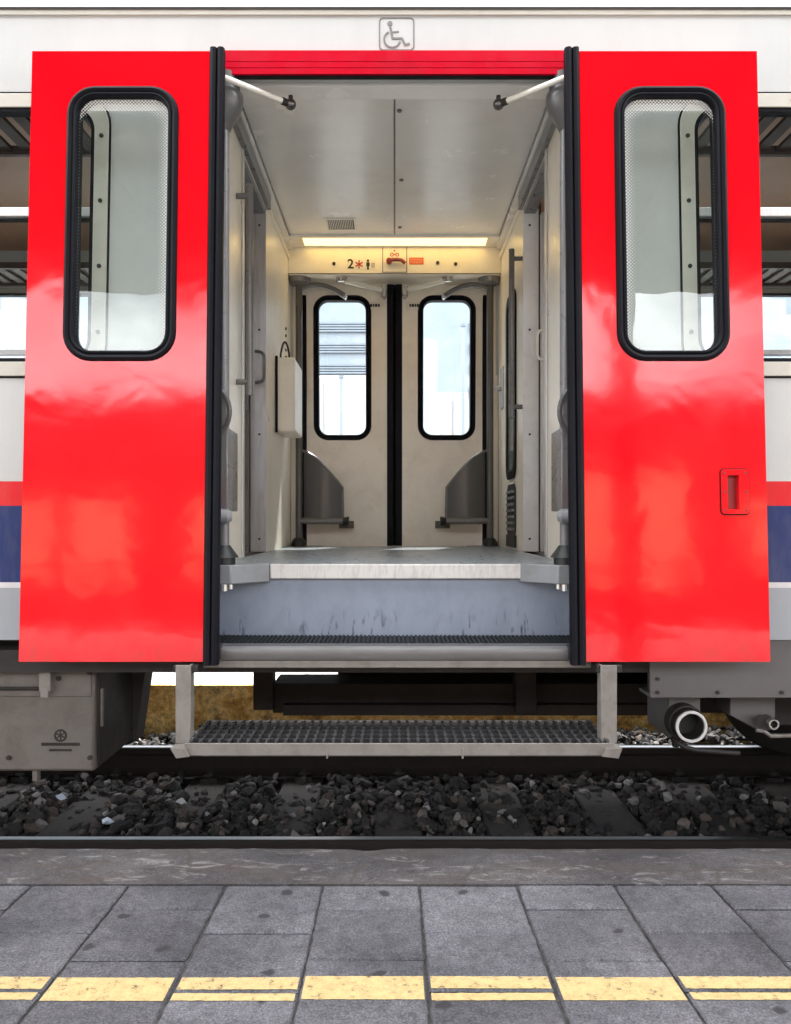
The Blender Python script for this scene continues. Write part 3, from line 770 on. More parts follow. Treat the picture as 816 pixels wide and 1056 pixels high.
# cream box on the left wall with its wire hook
fb = bx('wall_box', 'cream', coach, -VX + .0005, -.578, 4.58, 4.95, Z(445, 4.58), Z(368, 4.58), .012)
MB().tube([(-.665, 4.62, 2.34)] + bez((-.665, 4.62, 2.36), (-.64, 4.62, 2.5), (-.615, 4.62, 2.36), 8) + [(-.615, 4.62, 2.34)], .006, 8).build('box_hook', 'black', fb)
bx('box_edge', 'rubber', fb, -VX + .001, -.675, 4.566, 4.5795, Z(446, 4.58), Z(367, 4.58), .002)
b = MB()
for k in range(5): b.tube([(-VX, 5.0, 2.42 + k * .045), (-VX + .008, 5.0, 2.42 + k * .045)], .009, 8)
b.each('wall_stud', 'black', coach)

# right wall: slot window, louvre, lock, floor vent
fr = lambda u, w, v: (VX + w, u, v)
sw = MB().ring(rrect(4.47, 4.83, 1.63, 2.72, .09), rrect(4.52, 4.78, 1.68, 2.67, .07), -.012, -.0005, fr).build('slot_window', 'rubber', coach, .003)
MB().plate(rrect(4.52, 4.78, 1.68, 2.67, .07), [], -.005, -.0006, fr).build('slot_glass', 'glass_dark', sw)
lg = MB().plate(rrect(4.48, 4.82, 1.295, 1.60, .07), [], -.006, -.0005, fr).build('louvre_grille', 'black', coach)
b = MB()
for k in range(7): b.box(4.52, 4.78, -.018, -.0065, 1.33 + k * .036, 1.345 + k * .036, fr)
b.build('louvre_slats', 'gray_l', lg)
MB().box(4.47, 4.80, -.014, -.0005, FZ + .015, FZ + .085, fr).build('floor_vent', 'black', coach)
lk = MB().box(4.98, 5.1, -.01, -.0005, Z(420, 5.0), Z(378, 5.0), fr).build('lock_plate', 'alu', coach, .002)
MB().tube([(VX - .01, 5.03, Z(400, 5.0)), (VX - .05, 5.03, Z(400, 5.0))], [.016, .022], 12).build('lock_knob', 'chrome', lk)

# door gear by the far doors and (swung out) by the near doors
for sg in (-1, 1):
    px_, py_ = sg * .628, 5.2
    po = MB().tube([(px_, py_, FZ), (px_, py_, 2.978)], .0225, 16).build('door_pole', 'shield', coach)
    MB().tube([(px_, py_, 2.93), (px_, py_, 2.945), (px_, py_, 2.977)], [.03, .07, .078], 20).build('pole_flange', 'gray', po)
    MB().tube([(px_, py_, FZ), (px_, py_, FZ + .03), (px_, py_, FZ + .055)], [.05, .047, .028], 18).build('pole_foot', 'black', po)
    r = lambda px, py, d: (sg * abs(X(px, d)), d, Z(py, d))
    gb = MB().tube(bez((px_, py_, 2.905), (sg * .50, 5.23, 2.995), (sg * .33, 5.3, 2.888), 14), .0185, 12).build('grab_bar', 'gray', coach)
    MB().tube([(sg * .33, 5.28, 2.886), (sg * .33, 5.36, 2.886)], .016, 10).box(*sorted((sg * .29, sg * .37)), 5.335, 5.352, 2.872, 2.905).build('bar_bracket', 'chrome', gb)
    am = MB().tube([(sg * .325, 5.17, 2.955), (sg * .075, 5.25, 2.918)], .018, 12).build('door_arm', 'white_rod', coach)
    MB().tube([(sg * .325, 5.17, 2.95), (sg * .325, 5.17, 2.977)], .018, 10).tube([(sg * .37, 5.17, 2.95), (sg * .37, 5.17, 2.977)], .012, 10).tube([(sg * .325, 5.17, 2.955), (sg * .37, 5.17, 2.955)], .008, 8).build('arm_pivot', 'chrome', am)
    MB().tube([(sg * .068, 5.245, 2.87), (sg * .068, 5.245, 2.94)], .021, 12).tube([(sg * .068, 5.245, 2.89), (sg * .068, 5.35, 2.89)], .014, 10).build('arm_knuckle', 'chrome', am)
    pl = MB().plate(rrect(*sorted((sg * .075, sg * .18)), 2.81, 2.865, .02, 4), [], 5.33, 5.352, ID).build('door_label', 'sticker_w', coach)
    b = MB(); u = .1
    for wd in (.012, .016, .01, .014): b.box(*sorted((sg * u, sg * (u + wd))), 5.3275, 5.331, 2.828, 2.847); u += wd + .004
    b.build('label_print', 'ink', pl)
    # curved draught shield
    pts = [(0.02, 1.40), (.02, 1.83), (.075, 1.80), (.14, 1.715), (.21, 1.6), (.272, 1.49), (.272, 1.40)]
    def FS(u, w, v): return (sg * (.617 - u), 5.2 + .03 + w + .035 * sin(pi * min(1, u / .27)) * -1, v)
    n = 14; b = MB(); vs = []; top = lambda u: (1.84 if u < .03 else 1.84 - (u - .03) * .60 - .9 * max(0, u - .1) ** 1.3 * 1.0)
    us = [.018 + (.272 - .018) * k / n for k in range(n + 1)]
    for u in us:
        zt2 = max(1.49, top(u)); vs += [FS(u, -.004, 1.405), FS(u, -.004, zt2), FS(u, .004, zt2), FS(u, .004, 1.405)]
    fs = []
    for i in range(n):
        for k in range(4): fs.append((i * 4 + k, i * 4 + (k + 1) % 4, i * 4 + 4 + (k + 1) % 4, i * 4 + 4 + k))
    fs += [(0, 1, 2, 3), (n * 4 + 3, n * 4 + 2, n * 4 + 1, n * 4)]
    sh = b.add(vs, fs).build('door_shield', 'shield', coach)
    MB().tube([FS(0, 0, 1.855)] + [FS(u, 0, max(1.49, top(u)) + .004) for u in us] + [FS(.276, 0, 1.45), FS(.276, 0, 1.4)], .0085, 8).build('shield_rim', 'gray', sh)
    MB().tube([(px_, py_, 1.385), (sg * .33, 5.2, 1.385)], .021, 14).build('shield_rail', 'gray', sh)
    MB().tube([(sg * .345, 5.2, 1.385), (sg * .30, 5.2, 1.385)], [.02, .03], 12).tube([(sg * .335, 5.2, 1.38), (sg * .335, 5.355, 1.365)], .016, 10).build('rail_end', 'black', sh)
    MB().box(*sorted((sg * .275, sg * .375)), 5.335, 5.358, 1.335, 1.385).build('rail_plate', 'grime', sh, .002)
    # near side: same gear, door swung out along the body
    qx, qy = sg * .632, 2.925
    po = MB().tube([(qx, qy, FZ), (qx, qy, ZL - .004)], .021, 16).build('door_pole', 'gray', coach)
    MB().tube([(qx, qy, 2.825), (qx, qy, 2.85), (qx, qy, 2.885), (qx, qy, 2.915), (qx, qy, 2.94), (qx, qy, 2.958), (qx, qy, 2.9585), (qx, qy, ZL - .004)], [.024, .036, .058, .069, .073, .070, .060, .060], 26).build('pole_flange', 'shield', po)
    MB().tube([(qx, qy, FZ), (qx, qy, FZ + .03), (qx, qy, FZ + .03), (qx, qy, FZ + .075)], [.043, .043, .056, .024], 18).build('pole_foot', 'black', po)
    def FN(u, w, v): return (qx + sg * (.012 * cos(u * 9) - .045 * (u / .27)) * -.2 + sg * (w - .012), qy + .012 + u, v)
    b = MB(); b.box(.0, .22, -.004, .004, 1.40, 1.72, FN)
    sh = MB().extrude([(-.026, -.03), (.02, -.036), (.024, .0), (.018, .16), (.006, .18), (-.02, .18)], lambda i, p: (qx - sg * p[0], qy + p[1] + .01, (1.42, 1.725)[i]), 2).build('door_shield', 'gray', coach, .004)
    MB().tube([(qx + sg * .01, qy - .02, 1.86)] + bez((qx - sg * .0, qy - .03, 1.86), (qx - sg * .045, qy - .04, 1.80), (qx - sg * .02, qy - .03, 1.74), 8) + [(qx + sg * .02, qy - .02, 1.69)], .0095, 10).build('shield_rim', 'shield', sh)
    MB().tube([(qx + sg * .03, qy - .04, 1.40), (qx - sg * .02, qy - .03, 1.40), (qx - sg * .034, qy - .025, 1.40)], [.028, .028, .018], 14).build('shield_rail', 'gray_l', sh)
    am = MB().tube([(sg * .66, 2.80, 2.975), (sg * .392, 2.985, 2.955)], .0105, 12).build('door_arm', 'white_rod', coach)
    MB().tube([(sg * .392, 2.985, 2.955 + .021 * sin(radians(a_))) for a_ in range(-85, 86, 17)], [max(.003, .021 * cos(radians(a_))) for a_ in range(-85, 86, 17)], 16).tube([(sg * .392, 2.985, 2.97), (sg * .392, 2.985, 2.987)], .009, 10).build('arm_pivot', 'pivot', am)
    MB().tube([(sg * .422, 2.964, 2.9573), (sg * .405, 2.976, 2.956)], .0135, 12).build('arm_collar', 'dark_metal', am)

# ------------------------------------------------------------------ saloons either side
for sg in (-1, 1):
    xa, xb = sorted((sg * .761, sg * XE))
    bx('saloon_floor', 'saloon_fl', coach, xa, xb, 2.86, 2 * YC - 2.86, FZ - .06, FZ - .001, 0)
    bx('saloon_ceiling', 'brown_in', coach, xa, xb, 2.95, 2 * YC - 2.95, CZ, CZ + .03, 0)
    for mir in (0, 1):
        g = (lambda x, y, z: (x, 2 * YC - y, z)) if mir else ID
        rk = MB()
        for k in range(52):
            xk = .8 + k * .09; rk.box(*sorted((sg * xk, sg * (xk + .05))), 2.99, 3.34, 2.945, 2.96, g)
        for yy in (2.985, 3.34): rk.box(*sorted((sg * .78, sg * 5.6)), yy, yy + .022, 2.93, 2.968, g)
        rk.build('luggage_rack', 'brown_dk', coach)
        MB().box(xa, xb, 2.915, 2.93, FZ, WB - .02, g).build('saloon_lining', 'brown_in', coach)
    bx('partition', 'brown_in', coach, *sorted((sg * .762, sg * .775)), 2.95, D0 - .01, FZ, CZ - .001, 0)
    bx('partition', 'brown_dk', coach, *sorted((sg * .776, sg * .79)), D1 + .02, 2 * YC - 2.95, FZ, CZ - .001, 0)
    for xs in ((3.1, 4.7, 6.3) if sg < 0 else (2.75, 4.4, 6.0)):
        for y0 in (3.05, 4.55):
            st = MB().box(*sorted((sg * xs, sg * (xs + .42))), y0, y0 + .95, FZ + .38, FZ + .48).build('seat', 'seat', coach, .03)
            MB().plate([(sg * (xs + .02), FZ + .4), (sg * (xs + .14), FZ + .4), (sg * (xs - .06), FZ + 1.15), (sg * (xs - .13), FZ + 1.15)], [], y0, y0 + .95, lambda u, w, v: (u, w, v)).build('seat_back', 'seat', st, .02)
            MB().box(*sorted((sg * (xs + .15), sg * (xs + .25))), y0 + .3, y0 + .6, FZ - .002, FZ + .385).build('seat_pedestal', 'brown_dk', st)
for sg in (-1, 1):
    bx('end_wall', 'brown_in', coach, *sorted((sg * (XE - .04), sg * (XE - .005))), 2.96, 2 * YC - 2.96, .98, 3.2, 0)

# ------------------------------------------------------------------ boarding step under the door
gz, y0, y1 = Z(768, 2.60), 2.60, 2.91
xl, xr = X(190, 2.6), X(634, 2.6)
st = MB().box(xl, xr, y0, y0 + .006, gz - .036, gz + .004).box(xl, xr, y0 + .006, y0 + .03, gz - .040, gz - .034).box(xl, xr, y1 - .01, y1, gz - .036, gz + .004)
st.box(xl + .004, xl + .012, y0 + .03, y1 - .01, gz - .036, gz + .004).box(xr - .012, xr - .004, y0 + .03, y1 - .01, gz - .036, gz + .004)
step = st.build('boarding_step', 'step_frame', coach, .0015)
b = MB()
for u in (.33, .645): b.box(xl + (xr - xl) * u, xl + (xr - xl) * u + .006, y0 - .003, y0 + .02, gz - .046, gz - .012)
b.box(xr + .001, xr + .016, y0 - .002, y0 + .04, gz - .04, gz - .012)
b.each('step_lug', 'step_frame', step, .001)
b = MB()
nb = 45
for k in range(nb):
    xx = xl + .016 + k * (xr - xl - .032) / (nb - 1)
    b.box(xx - .003, xx + .003, y0 + .008, y1 - .012, gz - .022, gz + .004)
    for j in range(5):
        yy = y0 + .024 + j * .056; b.box(xx - .0055, xx + .0055, yy, yy + .026, gz + .0035, gz + .0075)
for j in range(5):
    yy = y0 + .012 + j * .056; b.box(xl + .013, xr - .013, yy, yy + .004, gz - .018, gz + .0015)
b.build('grating', 'grating', step, 0, False)
for a, c, sg in ((181, 196.5, -1), (620, 636.5, 1)):
    xa, xb = X(a, 2.65), X(c, 2.65)
    h = MB().box(xa, xb, 2.650, 2.658, gz - .01, .898)
    xs = xb - .008 if sg < 0 else xa
    h.box(xs, xs + .008, 2.658, 2.70, gz - .01, .898)
    h.build('step_hanger', 'step_frame', step, .0015)
    ext = MB().extrude([(xa, gz - .01), (xb, gz - .01), (xb + (0.012 if sg < 0 else 0), gz - .036), (xa + (0 if sg > 0 else .02), gz - .042)] if sg < 0 else [(xa, gz - .01), (xb, gz - .01), (xb - .012, gz - .042), (xa - .012, gz - .036)],
                       lambda i, p: (p[0], 2.588 + i * .008, p[1]), 2)
    ext.box(xa, xb, 2.596, 2.6495, gz - .018, gz - .0105).build('hanger_foot', 'step_frame', step)
    bx('hanger_bracket', 'dark_metal', step, xa - .01, xb + .02, 2.66, 2.9, .872, .896, .002)

# ------------------------------------------------------------------ underframe
bx('underframe_beam', 'dark_metal', coach, X(283, 4.0), XE, 3.95, 4.2, Z(733, 4.0), Z(703, 4.0), .004)
bx('underframe_beam', 'dark_metal', coach, X(292, 3.9), X(670, 3.9), 3.9, 3.945, Z(738, 3.9), Z(727, 3.9), .002)
bx('underframe_post', 'dark_metal', coach, X(263, 3.95), X(283, 3.95), 3.9, 4.0, Z(730, 3.95), .95, .003)
bx('underframe_post', 'dark_metal', coach, X(531, 3.9), X(552, 3.9), 3.86, 3.949, Z(734, 3.9), .95, .003)
bx('equipment_case', 'dark_metal', coach, X(349, 4.3), XE, 4.25, 5.1, Z(722, 4.3), .96, .01)
for xx in (-2.9, -.1, 2.9): bx('cross_member', 'dark_metal', coach, xx, xx + .1, 3.1, 5.3, .86, .93, 0)
# sloping strut and bracket behind the left box
b = MB().plate([(X(100, 3.3), .96), (X(157, 3.3), .96), (X(139, 3.3), Z(766, 3.3)), (X(118, 3.3), Z(768, 3.3)), (X(100, 3.3), Z(768, 3.3))], [], 3.3, 3.42, ID)
b.build('bogie_strut', 'dark_metal', coach, .004)
bx('bogie_frame', 'dark_metal', coach, -3.2, X(112, 3.5), 3.45, 3.75, .42, .86, .01)
b = MB()
for px in (118, 126, 134): b.box(X(px, 3.29), X(px + 2.5, 3.29), 3.27, 3.299, Z(752, 3.29), .95)
b.each('strut_rib', 'dark_metal', coach)

# left equipment box
ex = X(97.5, 2.9)
zb0, zt0 = Z(796, 2.9), Z(686, 2.9)
eb = MB().box(-3.0, ex, 2.9, 3.32, zb0, zt0).build('equipment_box', 'grime', coach, .012, )
MB().box(ex + .0005, ex + .008, 2.925, 3.315, zb0 + .012, zt0 - .005).build('box_end_shade', 'dark_metal', eb, .002)  # dark plate added over the end face, shade put into its colour
MB().box(ex + .0085, ex + .018, 2.93, 2.95, Z(752, 2.9), Z(712, 2.9)).build('box_hinge', 'grime', eb, .003)
bx('box_lid', 'grime', eb, -3.0, ex - .01, 2.893, 2.8995, Z(718, 2.9) , zt0 - .002, .002)
sp = MB().box(X(41, 2.87), X(53, 2.87), 2.862, 2.892, Z(713, 2.87), Z(684, 2.87)).box(X(43, 2.87), X(51, 2.87), 2.858, 2.8615, Z(719, 2.87), Z(708, 2.87)).build('box_strap', 'step_frame', eb, .003)
MB().tube([(-3.0, 2.875, Z(710, 2.875)), (X(42, 2.875), 2.875, Z(710, 2.875))], .006, 8).build('latch_rod', 'dark_metal', eb)
def FB(u, w, v): return (u, 2.9 + w, v)
cx_, cz_ = X(62.5, 2.9), Z(758.5, 2.9)
circ = lambda r, n=24: [(cx_ + r * cos(2 * pi * k / n), cz_ + r * sin(2 * pi * k / n)) for k in range(n)]
b = MB().ring(circ(.023), circ(.0175), -.003, .001, FB)
for a in (35, 95, 155):
    ar = radians(a); b.stroke([(cx_ - .0165 * cos(ar), cz_ - .0165 * sin(ar)), (cx_ + .0165 * cos(ar), cz_ + .0165 * sin(ar))], .004, -.0022 - a * 1e-6, .001, FB)
b.build('cast_emblem', 'dark_metal', eb)
b = MB()
for py, a, c, hh in ((767.5, 43, 83, .0105), (773.5, 51, 74, .008)):
    u = a
    while u < c - 1:
        w = random.uniform(1.3, 2.4)
        b.box(X(u, 2.9), X(min(u + w, c), 2.9), 2.8975, 2.9005, Z(py, 2.9) - hh / 2, Z(py, 2.9) + hh / 2)
        u += w + .45
b.build('cast_lettering', 'dark_metal', eb)
bx('box_foot', 'grime', eb, X(37, 2.95), X(42, 2.95), 2.92, 2.95, Z(803, 2.95), zb0 + .001, .001)

MB().tube([(X(104, 3.2), 3.2, .95)] + bez((X(104, 3.2), 3.2, .80), (X(108, 3.2), 3.2, .62), (X(122, 3.2), 3.25, .60), 8) + [(X(150, 3.6), 3.6, .66)], .017, 10).build('air_hose', 'black', coach)
MB().tube([(X(150, 3.3), 3.3, .93)] + bez((X(250, 3.3), 3.3, .885), (X(340, 3.3), 3.3, .85), (X(440, 3.3), 3.3, .90), 10) + [(X(640, 3.3), 3.3, .87)], .014, 8).build('cable', 'black', coach)
MB().tube([(X(283, 3.85), 3.85, .74), (X(670, 3.85), 3.85, .735)], .018, 10).build('air_pipe', 'dark_metal', coach)
for px in (320, 430, 600):
    MB().box(X(px, 3.84), X(px + 6, 3.84), 3.825, 3.88, .70, .79).build('pipe_clamp', 'dark_metal', coach, .002)
for px, py in ((92, 694), (92, 782), (8, 782), (60, 700)):
    MB().tube([(X(px, 2.885), 2.885, Z(py, 2.885)), (X(px, 2.885), 2.8925, Z(py, 2.885))] if py < 715 else [(X(px, 2.89), 2.892, Z(py, 2.89)), (X(px, 2.89), 2.9, Z(py, 2.89))], .009, 6).build('box_bolt', 'dark_metal', eb)
for px, py in ((678, 700), (678, 714), (740, 714), (806, 714)):
    MB().tube([(X(px, 2.82), 2.812, Z(py, 2.82)), (X(px, 2.82), 2.8195, Z(py, 2.82))], .007, 6).build('skirt_bolt', 'dark_metal', coach)
# right skirt panel with pipe ends and the wheel behind
pz0, pz1 = Z(720, 2.82), Z(660, 2.82)
pn = MB().box(X(670.5, 2.82), 4.2, 2.82, 2.835, pz0, pz1).box(X(670.5, 2.82), 4.2, 2.836, 2.95, pz0, pz0 + .012).build('skirt_panel', 'panel_gray', coach, .003)
b = MB().plate([(X(690, 2.9), pz0 + .05), (X(722.5, 2.9), pz0 + .05), (X(722.5, 2.9), Z(757, 2.9)), (X(690, 2.9), Z(762, 2.9))], [], 2.9, 3.15, ID)
b.add([(X(689.8, 2.9), 2.9, pz0), (X(689.8, 2.9), 2.9, Z(762, 2.9)), (X(675, 3.3), 3.2, Z(748, 3.2)), (X(667, 3.3), 3.2, pz0)], [(0, 1, 2, 3)])
pb = b.build('pipe_bracket', 'panel_gray', coach, .004)
pcx, pcz = X(709.5, 2.84), Z(747, 2.84)
ringp = lambda r, n=28: [(pcx + r * cos(2 * pi * k / n), pcz + r * sin(2 * pi * k / n)) for k in range(n)]
MB().ring(ringp(.056), ringp(.0465), 2.80, 2.812, ID).build('pipe_end', 'alu_w', coach, .003)
MB().ring(ringp(.0555), ringp(.047), 2.8125, 2.90, ID).build('pipe_body', 'dark_metal', coach)
MB().ring(ringp(.066), ringp(.0575), 2.845, 2.9, ID).build('pipe_collar', 'dark_metal', coach, .004)
MB().disc((pcx, pcz), .0449, 2.88, 2.9, ID, 24).build('pipe_plug', 'black', coach)
MB().tube([(X(694, 2.86), 2.86, Z(760, 2.86)), (X(697, 2.86), 2.86, Z(765, 2.86)), (X(706, 2.86), 2.86, Z(770.5, 2.86)), (X(718, 2.86), 2.86, Z(773.5, 2.86)), (X(742, 2.86), 2.86, Z(775.5, 2.86)), (X(763, 2.86), 2.86, Z(777, 2.86))], .0085, 8).build('drain_pipe', 'dark_metal', coach)
MB().tube([(X(697, 2.87), 2.87, Z(761, 2.87)), (X(697, 2.87), 2.87, Z(770, 2.87))], [.018, .012], 8).build('drain_valve', 'black', coach)
b = MB().plate([(X(753, 2.95), pz0 + .05), (X(800, 2.95), pz0 + .05), (X(800, 2.95), Z(748, 2.95)), (X(779, 2.95), Z(752, 2.95)), (X(753, 2.95), Z(738, 2.95))], [], 2.95, 3.1, ID).build('brake_bracket', 'panel_gray', coach, .004)
scx, scz = X(796, 2.88), Z(746, 2.88)
rs = lambda r, n=20: [(scx + r * cos(2 * pi * k / n), scz + r * sin(2 * pi * k / n)) for k in range(n)]
MB().ring(rs(.019), rs(.013), 2.86, 2.95, ID).build('pipe_end', 'steel', coach, .002)
MB().tube([(X(790, 2.93), 2.93, Z(745, 2.93)), (X(789, 2.9), 2.9, Z(745, 2.9))], [.03, .03], 14).build('pipe_collar', 'dark_metal', coach)
MB().tube([(X(780, 2.9), 2.9, Z(753, 2.9)), (X(788, 2.9), 2.9, Z(754, 2.9)), (X(795, 2.9), 2.9, Z(759, 2.9)), (X(860, 2.9), 2.9, Z(758, 2.9))], .008, 8).build('brake_rod', 'step_frame', coach)
MB().tube([(2.9, 2.9, pz0 - .03), (3.4, 2.9, pz0 - .05)], .01, 8).build('brake_rod', 'dark_metal', coach)

for sx in (2.42, 5.0, -5.0):
    for y, inn in ((3.40, 1), (4.835, -1)):
        pr = [(.0, .09), (.0, .30), (.02, .40), (.02, .455), (.0, .46), (.0, .462), (inn * .11, .466), (inn * .115, .485), (inn * .13, .492), (inn * .142, .48), (inn * .142, .40), (inn * .10, .30), (inn * .10, .09)]
        n = 64; vs = []
        for k in range(n):
            a = 2 * pi * k / n; vs += [(sx + p[1] * cos(a), y - inn * .065 + p[0], .466 + p[1] * sin(a)) for p in pr]
        fs = []; m_ = len(pr)
        for k in range(n):
            for j in range(m_): fs.append((k * m_ + j, k * m_ + (j + 1) % m_, ((k + 1) % n) * m_ + (j + 1) % m_, ((k + 1) % n) * m_ + j))
        MB().add(vs, fs).build('wheel', 'dark_metal', coach)
    MB().tube([(sx, 3.2, .466), (sx, 5.0, .466)], .085, 20).build('axle', 'dark_metal', coach)
    bx('bogie_frame', 'dark_metal', coach, sx - .55, sx + .55, 4.95, 5.1, .5, .72, .01)
bx('bogie_frame', 'dark_metal', coach, X(760, 3.5), 5.2, 3.2, 3.34, .55, .80, .01)

# ================================================================== the track
def railprof(y):
    h = [(-.036, -.006), (-.030, -.001), (-.016, .0), (.016, .0), (.030, -.001), (.036, -.006), (.035, -.04), (.012, -.055), (.009, -.13), (.03, -.15), (.07, -.162), (.07, -.172),
         (-.07, -.172), (-.07, -.162), (-.03, -.15), (-.009, -.13), (-.012, -.055), (-.035, -.04)]
    return [(y + a, z) for a, z in h]
R1, R2 = 3.445, 4.865
for y, lb in ((R1, 'polished steel rail running close along the platform edge'), (R2, 'rail on the far side of the track, under the carriage')):
    o = MB().extrude(railprof(y), lambda i, p: (-30 + 60 * i, p[0], p[1]), 2).build('rail', 'rail')
    tag(o, lb, 'rail')

sl_proto = None
for k in range(-6, 7):
    xx = .02 + k * .565
    if sl_proto is None:
        b = MB(); b.box(-.12, .12, -1.25, 1.25, -.09, .09)
        sl_proto = b.build('railway_sleeper', 'sleeper', None, .012); o = sl_proto
        clipset = []
        for ry in (R1 - 4.155, R2 - 4.155):
            for s in (-1, 1):
                clips = MB(); clipset.append(clips)
                yy = ry + s * .10
                clips.box(-.05, .05, yy - .035, yy + .035, .0905, .115); clips.tube([(0, yy, .11), (0, yy, .155)], .016, 8)
                clips.tube([(-.04, yy - s * .03, .12), (-.02, yy + s * .03, .135), (.02, yy + s * .03, .135), (.04, yy - s * .03, .12)], .009, 6)
        ORG[o.name] = Vector((0, 0, 0))
        clip_o = [q_.build('rail_clip', 'dark_metal', o) for q_ in clipset]
    else:
        o = sl_proto.copy(); C.objects.link(o)
        for q_ in clip_o:
            c = q_.copy(); C.objects.link(c); c.parent = o
    o.location = (xx, 4.155, -.268 + random.uniform(-.006, .006)); o.rotation_euler = (0, 0, random.uniform(-.015, .015))
    tag(o, 'grimy brown sleeper half buried in dark ballast under the rails', 'railway sleeper', 'sleepers under the track')

# ballast stones
import numpy as np
rng = np.random.default_rng(5)
protos = []
for k in range(26):
    nv = int(rng.integers(13, 20)); p = rng.normal(size=(nv, 3)); p /= np.linalg.norm(p, axis=1)[:, None]
    p *= np.array([1, rng.uniform(.6, .95), rng.uniform(.45, .8)]) * rng.uniform(.85, 1.1, size=(nv, 1))
    bm = bmesh.new()
    for q_ in p: bm.verts.new(q_)
    r_ = bmesh.ops.convex_hull(bm, input=bm.verts)
    bmesh.ops.delete(bm, geom=[e for e in r_['geom_interior'] if isinstance(e, bmesh.types.BMVert)], context='VERTS')
    bm.verts.ensure_lookup_table(); bm.verts.index_update()
    protos.append((np.array([v.co[:] for v in bm.verts]), [tuple(v.index for v in f.verts) for f in bm.faces])); bm.free()
V, F_ = [], []; base = 0
def stone(x, y, z, s):
    global base
    pv, pf = protos[int(rng.integers(len(protos)))]
    a, b_, c_ = rng.uniform(0, 6.28), rng.normal(0, .45), rng.normal(0, .45)
    R = np.array(Matrix.Rotation(a, 3, 'Z') @ Matrix.Rotation(b_, 3, 'X') @ Matrix.Rotation(c_, 3, 'Y'))
    V.append(pv @ R.T * s + np.array([x, y, z])); F_.extend(tuple(i + base for i in f) for f in pf); base += len(pv)
def bed_h(x, y):
    near = abs(((x - .02) / .565) - round((x - .02) / .565)) * .565
    cover = .5 + .5 * sin(x * 3.1 + 1.3) * cos(y * 4.2 + x)
    z = -.205 + (.034 if near > .15 else -.018 + .06 * cover)
    if y > R2 + .1: z += .03
    if y > 5.3: z += .03
    return z
for _ in range(12500):
    x = rng.uniform(-3.1, 3.1); y = rng.uniform(2.95, 5.68)
    if min(abs(y - R1), abs(y - R2)) < .075: continue
    s = float(np.clip(rng.lognormal(-3.60, .38), .012, .058))
    stone(x, y, bed_h(x, y) + rng.uniform(-.03, .03), s)
me = bpy.data.meshes.new('ballast'); me.from_pydata(np.vstack(V), [], F_); me.materials.append(MAT['ballast'])
bl = bpy.data.objects.new('ballast', me); C.objects.link(bl)
tag(bl, 'dark crushed stone ballast lying between and beside the rails', 'ballast', kind='stuff')
# scraps of litter
for (px, py, d), col, lb in (((111, 843, 4.0), 'paper', 'pale blue crumpled scrap lying in the ballast, nearest the rail'), ((64, 822, 4.35), 'paper', 'small pale blue scrap beside a sleeper left of the other scrap'), ((188, 826, 4.28), 'cabinet', 'white flattened scrap in the ballast below the step')):
    b = MB(); n = 9
    vs = [(X(px, d) + .034 * cos(2 * pi * k / n) * random.uniform(.6, 1.1), d + .024 * sin(2 * pi * k / n) * random.uniform(.6, 1.1), -.135 + random.uniform(-.012, .014)) for k in range(n)]
    vs += [(X(px, d), d, -.112)] + [(X(px, d), d, -.15)]
    b.add(vs, [(k, (k + 1) % n, n) for k in range(n)] + [((k + 1) % n, k, n + 1) for k in range(n)])
    tag(b.build('litter_scrap', col), lb, 'litter')

g = MB().box(-60, 60, 2.55, 5.68, -.5, -.21).build('track_bed', 'bed', None, 0, False); tag(g, 'dark dirty bed of the track under the ballast', 'track bed', kind='structure')
gd = MB().add([(-900, -900, -.36), (900, -900, -.36), (900, 900, -.36), (-900, 900, -.36)], [(0, 1, 2, 3)]).build('ground', 'ground', None, 0, False)
tag(gd, 'gravelly ground of the station yard reaching the horizon', 'ground', kind='structure')

# ================================================================== near platform
PS, P0 = .045, .458
def pz(d): return P0 - PS * max(d, 0)
# coping with a ragged nose
b = MB(); nx = 520; xs = [-5.2 + 10.4 * k / nx for k in range(nx + 1)]
rows = []
from mathutils import noise as mn
for x in xs:
    j = mn.noise(Vector((x * 3, 0, 0))) * .007 + mn.noise(Vector((x * 17, 5, 0))) * .004 - max(0, mn.noise(Vector((x * 6, 9, 2))) - .35) * .05
    e = 2.515 + j
    rows.append([(x, 2.232, pz(2.232) - .06), (x, 2.232, pz(2.232) + .0), (x, 2.30, pz(2.3) + .001), (x, 2.42, pz(2.42)), (x, e - .012, pz(e) + mn.noise(Vector((x * 9, 1, 1))) * .002), (x, e - .002, pz(e) - .006), (x, e, pz(e) - .02), (x, e - .02, pz(e) - .14), (x, 2.40, -.45)])
m_ = len(rows[0]); vs = [p for r in rows for p in r]
fs = [(i * m_ + k, i * m_ + k + 1, (i + 1) * m_ + k + 1, (i + 1) * m_ + k) for i in range(nx) for k in range(m_ - 1)]
o = b.add(vs, fs).build('platform_edge', 'coping', None, 0)
tag(o, 'worn grey concrete coping strip along the platform edge', 'platform edge', kind='structure')
